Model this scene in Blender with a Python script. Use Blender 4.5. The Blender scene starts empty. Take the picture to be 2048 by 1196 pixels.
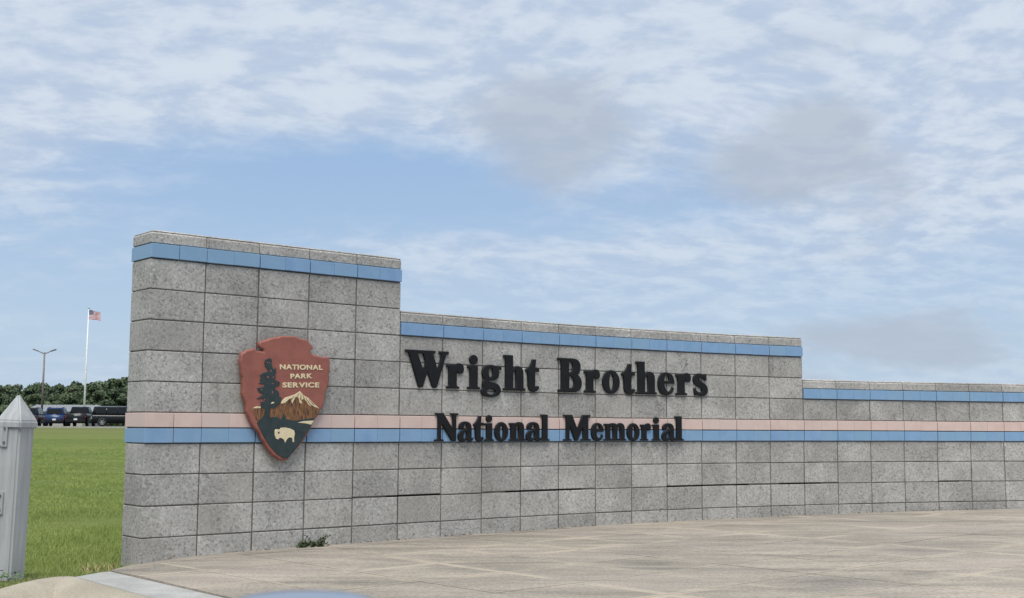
import bpy, bmesh, math, random
import numpy as np
from mathutils import Vector, Matrix
random.seed(7); RNG = np.random.default_rng(7)
scene = bpy.context.scene
COL = scene.collection
R = math.radians

# ------------------------------------------------------------------ camera
EYE = 0.86                                   # eye height above the plaza
cam_d = bpy.data.cameras.new('camera'); cam = bpy.data.objects.new('camera', cam_d); COL.objects.link(cam)
cam_d.sensor_width = 36; cam_d.lens = 2405.13 / 2048 * 36
cam_d.clip_start = 0.05; cam_d.clip_end = 3000
cam.matrix_world = (Matrix.Translation((0, 0, EYE)) @ Matrix.Rotation(math.pi / 2 + 0.105829, 4, 'X')
                    @ Matrix.Rotation(0.005878, 4, 'Z'))
cam_d.dof.use_dof = True; cam_d.dof.focus_distance = 10.0; cam_d.dof.aperture_fstop = 13.0
scene.camera = cam

# ------------------------------------------------------------------ sky, sun, exposure
SUN_EL, SUN_AZ = R(62), R(-172)              # azimuth measured from +Y towards +X
world = bpy.data.worlds.new('World'); scene.world = world; world.use_nodes = True


class NT:
    """tiny node-tree writer"""
    def __init__(s, tree):
        s.t = tree; s.n = tree.nodes; s.l = tree.links

    def add(s, typ, ins=None, **kw):
        n = s.n.new(typ)
        for k, v in kw.items(): setattr(n, k, v)
        for k, v in (ins or {}).items():
            if isinstance(v, bpy.types.NodeSocket): s.l.new(v, n.inputs[k])
            else: n.inputs[k].default_value = v
        return n

    def math(s, op, a, b=None, c=None, clamp=False):
        ins = {0: a}
        if b is not None: ins[1] = b
        if c is not None: ins[2] = c
        return s.add('ShaderNodeMath', ins, operation=op, use_clamp=clamp).outputs[0]

    def vmath(s, op, a, b=None):
        ins = {0: a}
        if b is not None: ins[1] = b
        n = s.add('ShaderNodeVectorMath', ins, operation=op)
        return n.outputs['Value'] if op in ('DOT_PRODUCT', 'LENGTH', 'DISTANCE') else n.outputs[0]

    def noise(s, vec, scale, detail=4, rough=.55, dist=0.0, lac=2.0):
        return s.add('ShaderNodeTexNoise', {'Vector': vec, 'Scale': scale, 'Detail': detail, 'Roughness': rough,
                                            'Distortion': dist, 'Lacunarity': lac}).outputs[0]

    def ramp(s, fac, stops, interp='LINEAR'):
        n = s.add('ShaderNodeValToRGB', {0: fac}); cr = n.color_ramp; cr.interpolation = interp
        while len(cr.elements) < len(stops): cr.elements.new(.5)
        for e, (p, c) in zip(cr.elements, stops):
            e.position = p; e.color = (*c, 1) if len(c) == 3 else c
        return n.outputs[0]

    def mix(s, fac, a, b, mode='MIX'):
        n = s.add('ShaderNodeMix', data_type='RGBA', blend_type=mode)
        for sock, v in ((n.inputs[0], fac), (n.inputs[6], a), (n.inputs[7], b)):
            if isinstance(v, bpy.types.NodeSocket): s.l.new(v, sock)
            else: sock.default_value = (*v, 1) if isinstance(v, tuple) and len(v) == 3 else v
        return n.outputs[2]

    def mapr(s, v, a, b, c=0., d=1., smooth=True):
        return s.add('ShaderNodeMapRange', {'Value': v, 'From Min': a, 'From Max': b, 'To Min': c, 'To Max': d},
                     interpolation_type='SMOOTHSTEP' if smooth else 'LINEAR').outputs[0]


def build_world():
    w = NT(world.node_tree); w.n.clear()
    out = w.n.new('ShaderNodeOutputWorld')
    sky = w.add('ShaderNodeTexSky', sky_type='NISHITA', sun_disc=False, sun_elevation=SUN_EL, sun_rotation=SUN_AZ,
                air_density=1.0, dust_density=1.6, ozone_density=1.6, altitude=0)
    d = w.add('ShaderNodeTexCoord').outputs['Generated']
    d = w.vmath('NORMALIZE', d)
    xyz = w.add('ShaderNodeSeparateXYZ', {0: d})
    x, y, z = xyz.outputs
    zc = w.math('MAXIMUM', z, 0.0)
    zz = w.math('ADD', zc, 0.27)
    # a cloud deck seen in perspective: direction projected on a level sheet
    px = w.math('DIVIDE', x, zz); py = w.math('DIVIDE', y, zz)
    sheet = w.add('ShaderNodeCombineXYZ', {0: px, 1: py, 2: 0.0}).outputs[0]
    warp = w.noise(sheet, 1.6, 3, .5)
    sheet2 = w.vmath('ADD', sheet, w.add('ShaderNodeCombineXYZ', {0: w.math('MULTIPLY', warp, .30), 1: w.math('MULTIPLY', warp, .18), 2: 3.7}).outputs[0])
    big = w.noise(sheet2, 1.15, 4, .55)
    mid = w.noise(sheet2, 3.6, 8, .58, 0)
    fine = w.noise(w.vmath('MULTIPLY', sheet2, (1.0, 1.35, 1)), 11.0, 7, .60, 0)
    cov = w.math('ADD', w.math('MULTIPLY', big, .62), w.math('ADD', w.math('MULTIPLY', mid, .46), w.math('MULTIPLY', fine, .22)))

    def blob(az, el, raz, rel, amount):
        """a soft region of the sky round a bearing and height (degrees)"""
        c = Vector((math.sin(R(az)) * math.cos(R(el)), math.cos(R(az)) * math.cos(R(el)), math.sin(R(el))))
        t = Vector((math.cos(R(az)), -math.sin(R(az)), 0))
        b = w.math('DIVIDE', w.vmath('DOT_PRODUCT', w.vmath('SUBTRACT', d, tuple(c)), tuple(t)), math.sin(R(raz)))
        e = w.math('DIVIDE', w.math('SUBTRACT', z, c.z), math.sin(R(rel)))
        q = w.math('ADD', w.math('MULTIPLY', b, b), w.math('MULTIPLY', e, e))
        return w.math('MULTIPLY', w.math('EXPONENT', w.math('MULTIPLY', q, -1.0)), amount)
    # the deck thickens overhead; clearer lanes and denser banks in it
    cov = w.math('ADD', cov, w.mapr(z, .15, .27, 0.02, .27))
    for a in BANKS:
        cov = w.math('ADD', cov, blob(*a))
    dens = w.mapr(cov, CLOUD_LO, CLOUD_HI)
    dens = w.math('MULTIPLY', dens, w.mapr(z, .05, 0.20, 0.42, 1.0))
    # thin high veil over the blue, milkier low down
    veil = w.mix(w.mapr(z, 0.03, 0.25), HAZE_C, VEIL_C)
    base = w.mix(.86, sky.outputs[0], veil)
    # lit upper edges and greyer undersides of the puffs
    up = w.vmath('ADD', sheet2, (0.0, -.045, 0.0))
    rel = w.math('SUBTRACT', w.math('ADD', w.math('MULTIPLY', mid, .6), w.math('MULTIPLY', fine, .4)),
                 w.math('ADD', w.math('MULTIPLY', w.noise(up, 3.6, 8, .58, 0), .6),
                        w.math('MULTIPLY', w.noise(w.vmath('MULTIPLY', up, (1.0, 1.35, 1)), 11.0, 7, .60, 0), .4)))
    sh = w.math('ADD', w.math('MULTIPLY', rel, 1.5), w.mapr(fine, .32, .68))
    cl = w.mix(w.mapr(sh, -.15, 1.15), CLOUD_B, CLOUD_A)
    col = w.mix(w.math('MULTIPLY', dens, .90), base, cl)
    # low ragged grey scud
    sc_n = w.noise(w.vmath('ADD', sheet2, (11.0, 4.0, 0)), 2.6, 9, .58, 0)
    scud = None
    for a in SCUD:
        s_ = blob(*a); scud = s_ if scud is None else w.math('ADD', scud, s_)
    scud = w.mapr(w.math('ADD', scud, w.math('MULTIPLY', w.math('SUBTRACT', sc_n, .5), 2.2)), .22, .88)
    col = w.mix(w.math('MULTIPLY', scud, .72), col, SCUD_C)
    bg = w.add('ShaderNodeBackground', {'Color': col, 'Strength': 0.083})
    w.l.new(bg.outputs[0], out.inputs[0])


# radiances of cloud and haze in sky-texture units
HAZE_C = (3.9, 5.05, 6.4); VEIL_C = (2.75, 4.05, 6.05); CLOUD_A = (5.5, 6.05, 6.75); CLOUD_B = (4.0, 4.75, 5.95); SCUD_C = (3.55, 4.05, 4.85)
CLOUD_LO, CLOUD_HI = .49, .86
# bearing, height, half-widths (degrees), amount
BANKS = [(-10, 11.8, 9, 2.0, -.22), (3, 9.6, 10, 1.4, -.06), (9, 8.6, 7, 1.2, .12), (8.2, 13.0, 1.6, 2.0, -.10), (-24, 18.8, 2.6, 1.5, -.20), (-25, 11, 4, 2.5, .10), (4.0, 19.4, 2.6, .7, -.14),
         (-9, 8.3, 6, .9, .08), (19, 12, 5, 4, .14), (-6, 16.0, 9, 1.6, .05)]
SCUD = [(1.8, 13.6, 3.3, 2.3, 1.05), (12.6, 11.9, 3.4, 1.9, .9), (15.6, 14.0, 3.0, 1.7, .75), (18.0, 4.0, 7.0, 1.6, .85)]
build_world()

sun_d = bpy.data.lights.new('sun', 'SUN'); sun = bpy.data.objects.new('sun', sun_d); COL.objects.link(sun)
sun_d.energy = 2.5; sun_d.angle = R(38); sun_d.color = (1.0, .96, .9)
sdir = Vector((math.sin(SUN_AZ) * math.cos(SUN_EL), math.cos(SUN_AZ) * math.cos(SUN_EL), math.sin(SUN_EL)))
sun.rotation_euler = sdir.to_track_quat('Z', 'Y').to_euler()

scene.view_settings.view_transform = 'Standard'; scene.view_settings.look = 'None'
scene.view_settings.exposure = 0.6; scene.view_settings.gamma = 1.0; scene.view_settings.use_curve_mapping = False

# ------------------------------------------------------------------ helpers
def tag(o, label=None, cat=None, group=None, kind=None):
    if label: o['label'] = label
    if cat: o['category'] = cat
    if group: o['group'] = group
    if kind: o['kind'] = kind
    return o


def empty(name, loc=(0, 0, 0), rz=0, **kw):
    o = bpy.data.objects.new(name, None); COL.objects.link(o); o.location = loc; o.rotation_euler = (0, 0, rz)
    o.empty_display_size = .1
    return tag(o, **kw)


def link(name, mesh, mats=None, parent=None, M=None, **kw):
    if mats is not None and not mesh.materials:
        for m in (mats if isinstance(mats, (list, tuple)) else [mats]): mesh.materials.append(m)
    o = bpy.data.objects.new(name, mesh); COL.objects.link(o)
    if M is not None: o.matrix_local = M
    if parent: o.parent = parent
    return tag(o, **kw)


def bm_mesh(name, bm, smooth=False):
    bmesh.ops.recalc_face_normals(bm, faces=bm.faces)
    me = bpy.data.meshes.new(name); bm.to_mesh(me); bm.free()
    if smooth:
        for p in me.polygons: p.use_smooth = True
    return me


def add_box(bm, x0, x1, y0, y1, z0, z1, mi=0):
    v = [bm.verts.new(c) for c in ((x0, y0, z0), (x1, y0, z0), (x1, y1, z0), (x0, y1, z0), (x0, y0, z1), (x1, y0, z1), (x1, y1, z1), (x0, y1, z1))]
    fs = [bm.faces.new([v[i] for i in q]) for q in ((0, 1, 5, 4), (1, 2, 6, 5), (2, 3, 7, 6), (3, 0, 4, 7), (4, 5, 6, 7), (3, 2, 1, 0))]
    for f in fs: f.material_index = mi
    return v, fs


def box_mesh(name, x0, x1, y0, y1, z0, z1, bev=0.0, seg=1):
    bm = bmesh.new(); add_box(bm, x0, x1, y0, y1, z0, z1)
    if bev: bmesh.ops.bevel(bm, geom=list(bm.edges), offset=bev, segments=seg, affect='EDGES', profile=.6)
    return bm_mesh(name, bm)


def add_tube(bm, pts, rad, n=8, cap=True):
    """tube through points; rad a number or one per point"""
    pts = [Vector(p) for p in pts]; rs = rad if isinstance(rad, (list, tuple)) else [rad] * len(pts)
    rings = []
    up = Vector((0, 0, 1))
    for i, p in enumerate(pts):
        t = (pts[min(i + 1, len(pts) - 1)] - pts[max(i - 1, 0)]).normalized()
        a = t.cross(up)
        if a.length < 1e-3: a = t.cross(Vector((1, 0, 0)))
        a.normalize(); b = a.cross(t)
        rings.append([bm.verts.new(p + (a * math.cos(2 * math.pi * k / n) + b * math.sin(2 * math.pi * k / n)) * rs[i]) for k in range(n)])
    for A, B in zip(rings, rings[1:]):
        for k in range(n): bm.faces.new((A[k], A[(k + 1) % n], B[(k + 1) % n], B[k]))
    if cap: bm.faces.new(rings[0][::-1]); bm.faces.new(rings[-1])


def prism(bm, poly, z0, z1, mi=0):
    """polygon (x,y) extruded z0..z1"""
    a = [bm.verts.new((x, y, z0)) for x, y in poly]; b = [bm.verts.new((x, y, z1)) for x, y in poly]
    n = len(poly); fs = [bm.faces.new(a[::-1]), bm.faces.new(b)]
    for i in range(n): fs.append(bm.faces.new((a[i], a[(i + 1) % n], b[(i + 1) % n], b[i])))
    for f in fs: f.material_index = mi
    return fs


def np_mesh(name, V, F):
    me = bpy.data.meshes.new(name); V = np.asarray(V, np.float32); F = np.asarray(F, np.int32)
    k = F.shape[1]
    me.vertices.add(len(V)); me.vertices.foreach_set('co', V.ravel())
    me.loops.add(F.size); me.loops.foreach_set('vertex_index', F.ravel())
    me.polygons.add(len(F)); me.polygons.foreach_set('loop_start', np.arange(0, F.size, k, dtype=np.int32))
    me.update(calc_edges=True); me.validate()
    return me


# ------------------------------------------------------------------ materials
def new_mat(name):
    m = bpy.data.materials.new(name); m.use_nodes = True; t = NT(m.node_tree)
    b = t.n['Principled BSDF']
    return m, t, b


def plain(name, col, rough=.6, metal=0.0, spec=.5, var=.12, vs=6.0, bump=0.0, coat=0.0):
    m, t, b = new_mat(name)
    co = t.add('ShaderNodeTexCoord').outputs['Object']
    n = t.noise(co, vs, 5, .6)
    lo = tuple(c * (1 - var) for c in col); hi = tuple(min(1, c * (1 + var)) for c in col)
    t.l.new(t.mix(t.mapr(n, .3, .7), lo, hi), b.inputs['Base Color'])
    b.inputs['Roughness'].default_value = rough; b.inputs['Metallic'].default_value = metal
    b.inputs['Specular IOR Level'].default_value = spec; b.inputs['Coat Weight'].default_value = coat
    if bump:
        bp = t.add('ShaderNodeBump', {'Height': t.noise(co, vs * 8, 4, .6), 'Strength': bump, 'Distance': .01})
        t.l.new(bp.outputs[0], b.inputs['Normal'])
    return m


def mat_block():
    m, t, b = new_mat('concrete_block')
    geo = t.add('ShaderNodeNewGeometry').outputs['Position']
    rnd = t.add('ShaderNodeObjectInfo').outputs['Random']
    off = t.vmath('ADD', geo, t.add('ShaderNodeCombineXYZ', {0: t.math('MULTIPLY', rnd, 37.), 1: t.math('MULTIPLY', rnd, 17.), 2: t.math('MULTIPLY', rnd, 53.)}).outputs[0])
    sp = t.noise(off, 48, 3, .6)                     # aggregate
    sp2 = t.noise(off, 120, 2, .6)
    vor = t.add('ShaderNodeTexVoronoi', {'Vector': off, 'Scale': 85.0}).outputs['Color']
    vg = t.add('ShaderNodeSeparateColor', {0: vor}).outputs[0]
    g = t.math('ADD', t.math('MULTIPLY', sp, .5), t.math('ADD', t.math('MULTIPLY', sp2, .2), t.math('MULTIPLY', vg, .3)))
    c = t.ramp(g, [(.28, (.20, .194, .182)), (.40, (.338, .329, .309)), (.52, (.395, .385, .363)), (.64, (.450, .440, .416)), (.76, (.57, .558, .53))])
    # weathering: wide blotches and dark runs below the band and copings
    blot = t.mapr(t.noise(geo, 2.6, 5, .6), .32, .72, .80, 1.12)
    tone = t.mapr(rnd, 0, 1, .85, 1.08, False)
    c = t.mix(1.0, c, t.add('ShaderNodeCombineColor', {0: t.math('MULTIPLY', blot, tone), 1: t.math('MULTIPLY', blot, tone), 2: t.math('MULTIPLY', blot, tone)}).outputs[0], 'MULTIPLY')
    warm = t.mapr(t.noise(off, 1.1, 3, .5), .45, .75, 0, .35)
    c = t.mix(warm, c, (.36, .335, .30), 'MIX')
    soot = t.math('MULTIPLY', t.mapr(t.noise(t.vmath('MULTIPLY', off, (3, 3, 1.1)), 1.8, 6, .7), .56, .72), t.mapr(t.noise(off, 40, 3, .6), .42, .62))
    c = t.mix(t.math('MULTIPLY', soot, .62), c, (.055, .052, .05))
    t.l.new(c, b.inputs['Base Color']); b.inputs['Roughness'].default_value = .92; b.inputs['Specular IOR Level'].default_value = .2
    bp = t.add('ShaderNodeBump', {'Height': g, 'Strength': .5, 'Distance': .004}); t.l.new(bp.outputs[0], b.inputs['Normal'])
    return m


def mat_tile(name, a, bcol, c3):
    m, t, b = new_mat(name)
    geo = t.add('ShaderNodeNewGeometry').outputs['Position']
    rnd = t.add('ShaderNodeObjectInfo').outputs['Random']
    n = t.noise(t.vmath('ADD', geo, t.add('ShaderNodeCombineXYZ', {0: t.math('MULTIPLY', rnd, 31.)}).outputs[0]), 9, 5, .6)
    c = t.mix(t.mapr(n, .3, .7), a, bcol)
    c = t.mix(t.mapr(rnd, .0, 1., 0, .7, False), c, c3)
    dirt = t.mapr(t.noise(t.vmath('MULTIPLY', geo, (7, 7, 1.5)), 2, 6, .65), .55, .8, 0, .35)
    c = t.mix(dirt, c, (.30, .30, .29))
    t.l.new(c, b.inputs['Base Color'])
    t.l.new(t.mapr(n, .3, .7, .34, .5), b.inputs['Roughness'])
    return m


def mat_mortar():
    m, t, b = new_mat('mortar')
    geo = t.add('ShaderNodeNewGeometry').outputs['Position']
    n = t.noise(geo, 5, 6, .65)
    t.l.new(t.ramp(n, [(.3, (.06, .055, .05)), (.55, (.15, .135, .12)), (.75, (.27, .245, .21))]), b.inputs['Base Color'])
    b.inputs['Roughness'].default_value = .95
    return m


def mat_plaza():
    m, t, b = new_mat('stamped_concrete')
    geo = t.add('ShaderNodeNewGeometry').outputs['Position']
    rnd = t.add('ShaderNodeObjectInfo').outputs['Random']
    ca, sa = math.cos(R(-12)), math.sin(R(-12))
    rot = t.add('ShaderNodeMapping', {'Vector': geo, 'Rotation': (0, 0, R(8)), 'Scale': (.55, 2.2, 1)}).outputs[0]
    streak = t.noise(rot, 1.6, 9, .70, .6)
    blot = t.noise(geo, .55, 5, .6, .4)
    fine = t.noise(geo, 55, 6, .75)
    c = t.ramp(t.math('ADD', t.math('MULTIPLY', streak, .62), t.math('MULTIPLY', blot, .38)),
               [(.36, (.155, .142, .120)), (.46, (.255, .229, .190)), (.54, (.335, .294, .240)), (.64, (.45, .392, .322))])
    c = t.mix(t.mapr(rnd, 0, 1, 0, .35, False), c, (.375, .325, .288))
    c = t.mix(.75, c, t.ramp(fine, [(.3, (.2, .2, .2)), (.7, (.68, .68, .68))]), 'OVERLAY')
    # sandy, paler margins where grit lies along the scored joints
    oc = t.add('ShaderNodeTexCoord').outputs['Object']
    dn = t.math('ABSOLUTE', t.vmath('DOT_PRODUCT', oc, (-math.sin(R(42)), math.cos(R(42)), 0))); dt = t.math('ABSOLUTE', t.vmath('DOT_PRODUCT', oc, (math.cos(R(42)), math.sin(R(42)), 0)))
    edge = t.mapr(t.math('MAXIMUM', dn, dt), .255, .312)
    edge = t.math('MULTIPLY', edge, t.mapr(t.noise(geo, .9, 4, .6), .42, .62, 0, .75))
    c = t.mix(edge, c, (.47, .405, .315))
    # dark scuffs
    sc = t.mapr(t.noise(t.add('ShaderNodeMapping', {'Vector': geo, 'Rotation': (0, 0, R(5)), 'Scale': (.7, 6, 1)}).outputs[0], 2.0, 7, .7, .4), .57, .70, 0, .55)
    c = t.mix(sc, c, (.12, .11, .095))
    t.l.new(c, b.inputs['Base Color']); b.inputs['Roughness'].default_value = .85; b.inputs['Specular IOR Level'].default_value = .3
    bp = t.add('ShaderNodeBump', {'Height': t.math('ADD', t.math('MULTIPLY', streak, .7), t.math('MULTIPLY', fine, .3)), 'Strength': .35, 'Distance': .008})
    t.l.new(bp.outputs[0], b.inputs['Normal'])
    return m


def mat_concrete(name, lo, hi, vs=3.0, stain=.3):
    m, t, b = new_mat(name)
    geo = t.add('ShaderNodeNewGeometry').outputs['Position']
    n = t.noise(geo, vs, 7, .62, .3); f = t.noise(geo, 90, 3, .6)
    c = t.mix(t.mapr(n, .3, .7), lo, hi)
    c = t.mix(.5, c, t.ramp(f, [(.3, (.3, .3, .3)), (.7, (.66, .66, .66))]), 'OVERLAY')
    c = t.mix(t.mapr(t.noise(geo, 1.7, 6, .65), .55, .75, 0, stain), c, tuple(x * .4 for x in lo))
    t.l.new(c, b.inputs['Base Color']); b.inputs['Roughness'].default_value = .9
    bp = t.add('ShaderNodeBump', {'Height': f, 'Strength': .25, 'Distance': .004}); t.l.new(bp.outputs[0], b.inputs['Normal'])
    return m


def mat_ground():
    m, t, b = new_mat('lawn')
    geo = t.add('ShaderNodeNewGeometry').outputs['Position']
    y = t.add('ShaderNodeSeparateXYZ', {0: geo}).outputs[1]
    band = t.noise(t.add('ShaderNodeMapping', {'Vector': geo, 'Scale': (.02, .16, 1)}).outputs[0], 1.0, 4, .6)
    n = t.noise(geo, .8, 6, .65); f = t.noise(geo, 22, 5, .7)
    c = t.mix(t.mapr(band, .38, .62), (.112, .158, .036), (.165, .205, .054))
    c = t.mix(t.mapr(n, .35, .7, 0, .6), c, (.155, .165, .055))
    c = t.mix(t.mapr(y, 45, 105, 0, .6), c, (.150, .150, .062))
    c = t.mix(.6, c, t.ramp(f, [(.3, (.25, .25, .25)), (.7, (.68, .68, .68))]), 'OVERLAY')
    near = t.math('MULTIPLY', t.mapr(y, 8.0, 8.8, 1, 0), t.mapr(t.noise(geo, 4, 5, .6), .35, .6, .3, .95))
    c = t.mix(near, c, (.150, .125, .082))
    t.l.new(c, b.inputs['Base Color']); b.inputs['Roughness'].default_value = .95; b.inputs['Specular IOR Level'].default_value = .15
    bp = t.add('ShaderNodeBump', {'Height': f, 'Strength': .8, 'Distance': .05}); t.l.new(bp.outputs[0], b.inputs['Normal'])
    return m


def mat_leaf(name, a, bcol, scale=.8, rough=.75):
    m, t, b = new_mat(name)
    geo = t.add('ShaderNodeNewGeometry')
    n = t.noise(geo.outputs['Position'], scale, 5, .7)
    c = t.mix(t.mapr(n, .32, .68), a, bcol)
    rnd = geo.outputs['Random Per Island']
    c = t.mix(t.mapr(rnd, 0, 1, 0, .5, False), c, tuple(x * 1.35 for x in bcol))
    t.l.new(c, b.inputs['Base Color']); b.inputs['Roughness'].default_value = rough; b.inputs['Specular IOR Level'].default_value = .25
    return m


def mat_arrow():
    return plain('arrowhead_red_paint', (.265, .090, .066), .55, var=.12, vs=9, bump=.15)


def mat_mountain():
    m, t, b = new_mat('mountain_brown_paint')
    co = t.add('ShaderNodeTexCoord').outputs['Object']
    st = t.noise(t.add('ShaderNodeMapping', {'Vector': co, 'Scale': (150, 1, 16)}).outputs[0], 1.0, 3, .6, .5)
    t.l.new(t.ramp(st, [(.42, (.055, .028, .018)), (.52, (.21, .095, .035)), (.62, (.25, .115, .045))]), b.inputs['Base Color'])
    b.inputs['Roughness'].default_value = .6
    bp = t.add('ShaderNodeBump', {'Height': st, 'Strength': .5, 'Distance': .004}); t.l.new(bp.outputs[0], b.inputs['Normal'])
    return m


M_BLOCK = mat_block(); M_MORTAR = mat_mortar(); M_PLAZA = mat_plaza(); M_LAWN = mat_ground()
M_BLUE = mat_tile('blue_glazed_tile', (.172, .300, .490), (.208, .345, .535), (.205, .345, .480))
M_PINK = mat_tile('pink_glazed_tile', (.575, .425, .375), (.630, .485, .435), (.565, .455, .415))
M_WHITECON = mat_concrete('pale_concrete', (.30, .30, .285), (.40, .395, .375), 4, .3)
M_KERB = mat_concrete('tan_kerb_concrete', (.30, .265, .205), (.40, .36, .285), 2.2, .38)
M_ASPHALT = mat_concrete('asphalt', (.045, .045, .046), (.065, .064, .062), 2, .3)
M_LETTER = plain('black_letter_paint', (.0055, .0062, .0078), .6, spec=.28, var=.35, vs=14, bump=.1)
M_RED = mat_arrow(); M_MOUNT = mat_mountain()
M_DKGREEN = plain('dark_green_paint', (.020, .034, .036), .5, var=.25, vs=20)
M_CREAM = plain('cream_paint', (.66, .56, .36), .55, var=.08, vs=12)
def mat_post():
    m, t, b = new_mat('grey_painted_steel')
    co = t.add('ShaderNodeTexCoord').outputs['Object']
    run = t.noise(t.vmath('MULTIPLY', co, (26, 26, 2.2)), 1.0, 6, .65); n = t.noise(co, 5, 5, .6)
    c = t.mix(t.mapr(run, .3, .7), (.300, .315, .322), (.415, .425, .425)); c = t.mix(t.mapr(n, .45, .8, 0, .35), c, (.25, .255, .25))
    t.l.new(c, b.inputs['Base Color']); t.l.new(t.mapr(n, .3, .7, .45, .7), b.inputs['Roughness'])
    bp = t.add('ShaderNodeBump', {'Height': n, 'Strength': .15, 'Distance': .01}); t.l.new(bp.outputs[0], b.inputs['Normal'])
    return m
M_POST = mat_post()
M_LAMPPOST = plain('bronze_lamp_post', (.16, .135, .12), .5, metal=.3)
M_WHITEPOLE = plain('white_pole_paint', (.72, .73, .70), .4)
M_BLACKCAR = plain('black_car_paint', (.007, .008, .010), .3, spec=.25, coat=.25, var=.2)
M_BLUECAR = plain('blue_car_paint', (.010, .036, .120), .3, spec=.3, coat=.3, var=.2)
M_DKCAR = plain('dark_slate_car_paint', (.014, .018, .026), .3, spec=.3, coat=.3, var=.2)
M_GLASS = plain('tinted_car_glass', (.008, .010, .012), .12, spec=.3, var=.1)
M_TYRE = plain('tyre_rubber', (.016, .016, .016), .85)
M_RIM = plain('alloy_rim', (.45, .46, .47), .35, metal=.7)
M_TAIL = plain('red_tail_lamp', (.13, .012, .014), .2)
M_CHROME = plain('chrome_trim', (.62, .63, .65), .15, metal=1.0)
M_PLATE = plain('white_plate', (.75, .76, .76), .4)
M_ROOF = plain('grey_metal_roof', (.30, .31, .32), .45, metal=.35, var=.08)
M_WALLB = plain('pale_building_wall', (.42, .40, .36), .8)
M_FLAGR = plain('flag_red', (.42, .03, .04), .8); M_FLAGW = plain('flag_white', (.72, .72, .72), .8); M_FLAGB = plain('flag_blue', (.03, .04, .13), .8)
M_BARK = plain('bark', (.085, .065, .05), .95)
M_LEAFS = [mat_leaf('foliage_dark', (.048, .072, .042), (.070, .098, .054)), mat_leaf('foliage_mid', (.056, .082, .044), (.082, .114, .058)),
           mat_leaf('foliage_olive', (.062, .085, .048), (.092, .116, .062))]
def mat_blade():
    m, t, b = new_mat('grass_blades')
    g = t.add('ShaderNodeNewGeometry'); p = g.outputs['Position']
    c = t.mix(t.mapr(t.noise(p, 1.3, 5, .65), .34, .66), (.190, .262, .062), (.275, .340, .100))
    c = t.mix(t.mapr(t.noise(t.vmath('MULTIPLY', p, (.25, 1.0, 1)), .55, 5, .65), .50, .68, 0, .75), c, (.135, .190, .052))
    c = t.mix(t.mapr(t.noise(p, 2.8, 6, .7), .60, .74, 0, .8), c, (.300, .270, .120))
    c = t.mix(t.mapr(g.outputs['Random Per Island'], 0, 1, 0, .45, False), c, (.320, .355, .125))
    t.l.new(c, b.inputs['Base Color']); b.inputs['Roughness'].default_value = .75; b.inputs['Specular IOR Level'].default_value = .2
    return m
M_BLADE = mat_blade()
M_DRY = mat_leaf('dry_grass', (.30, .24, .11), (.42, .35, .19), 9)
M_WEED = mat_leaf('weed_green', (.045, .070, .032), (.075, .105, .050), 20)
M_MIRROR = plain('blue_grey_car_paint', (.20, .245, .32), .35, metal=.3, coat=.5, var=.05)
M_BLACKPLASTIC = plain('black_plastic', (.014, .014, .015), .7, spec=.2)

# ------------------------------------------------------------------ wall setting-out
W, C = 0.4064, 0.2032                       # block length and course height
Z0 = EYE - 0.1222                           # underside of the lower blue band
def hd(j): return R(40.4558 - 1.65189 * max(0, j + .5 - 6.9459))
P = {1: Vector((-2.08834, 8.13123))}
NCOL = 27
for j in range(1, NCOL): P[j + 1] = P[j] + W * Vector((math.cos(hd(j)), math.sin(hd(j))))
P[0] = P[1] - (W - .012) * Vector((math.cos(hd(0)), math.sin(hd(0))))
def lev(l): return Z0 + l * C
def frame(k):
    """point and heading on the wall face at column coordinate k"""
    j = min(max(int(math.floor(k)), 0), NCOL - 1); return P[j].lerp(P[j + 1], k - j), hd(j)
def dip(x, y):
    # the ground falls away a little round the left end of the wall
    t = np.clip((np.asarray(y) - 7.05) / .75, 0, 1); d = np.clip((-2.05 - np.asarray(x)) / .5, 0, 1.15)
    return .060 * d * d * t * t * (3 - 2 * t)
def gz(x, y=0): return .014 + .007 * x - float(dip(x, y))          # plaza level

# ------------------------------------------------------------------ terrain
def ground_z(x, y):
    t = np.clip((y - 9) / 100.0, 0, 1)
    return -0.020 + .635 * t * t * (3 - 2 * t) + .03 * np.sin(y * .11 + x * .05) * np.clip((y - 10) / 25, 0, 1) * np.clip((108 - y) / 30, 0, 1) - dip(x, y)
def terrain():
    ys = np.r_[-60, -20, 2, 4.0, 5.2, 5.6, 6.0, 6.4, 6.8, 7.0, 7.2, 7.4, 7.6, 7.8, 8, 8.5, 9, 10, 11, 12, 14, 16, 18, 20, 24, 28, 33, 38, 44, 50, 57, 64, 72, 80, 88, 96, 104, 110, 116, 125, 150, 200, 300, 600, 1500]
    xs = np.r_[-900, -400, -200, -120, -90, -80, -70, -60, -52, -44, -36, -28, -22, -16, -12, -9, -7, -5.5, -4.5, -3.8, -3.2, -2.9, -2.7, -2.6, -2.5, -2.4, -2.3, -2.2, -2.1, -2.0, -1.5, 0, 3, 8, 16, 40, 120, 400, 900]
    X, Y = np.meshgrid(xs, ys); Zg = ground_z(X, Y)
    Zg = np.where(Y < 5.4, -.35, Zg)                       # the road side lies lower, under the road sheet
    Zg = np.where((Y < 6.9) & (Y > 5.3) & (X > -2.66), -.35, Zg)
    V = np.stack([X, Y, Zg], -1).reshape(-1, 3); nx = len(xs)
    F = [(r * nx + c, r * nx + c + 1, (r + 1) * nx + c + 1, (r + 1) * nx + c) for r in range(len(ys) - 1) for c in range(nx - 1)]
    o = link('ground', np_mesh('ground', V, F), M_LAWN, kind='structure', label='mown green lawn running back from the sign wall to the car park')
    for p in o.data.polygons: p.use_smooth = True
terrain()
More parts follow.
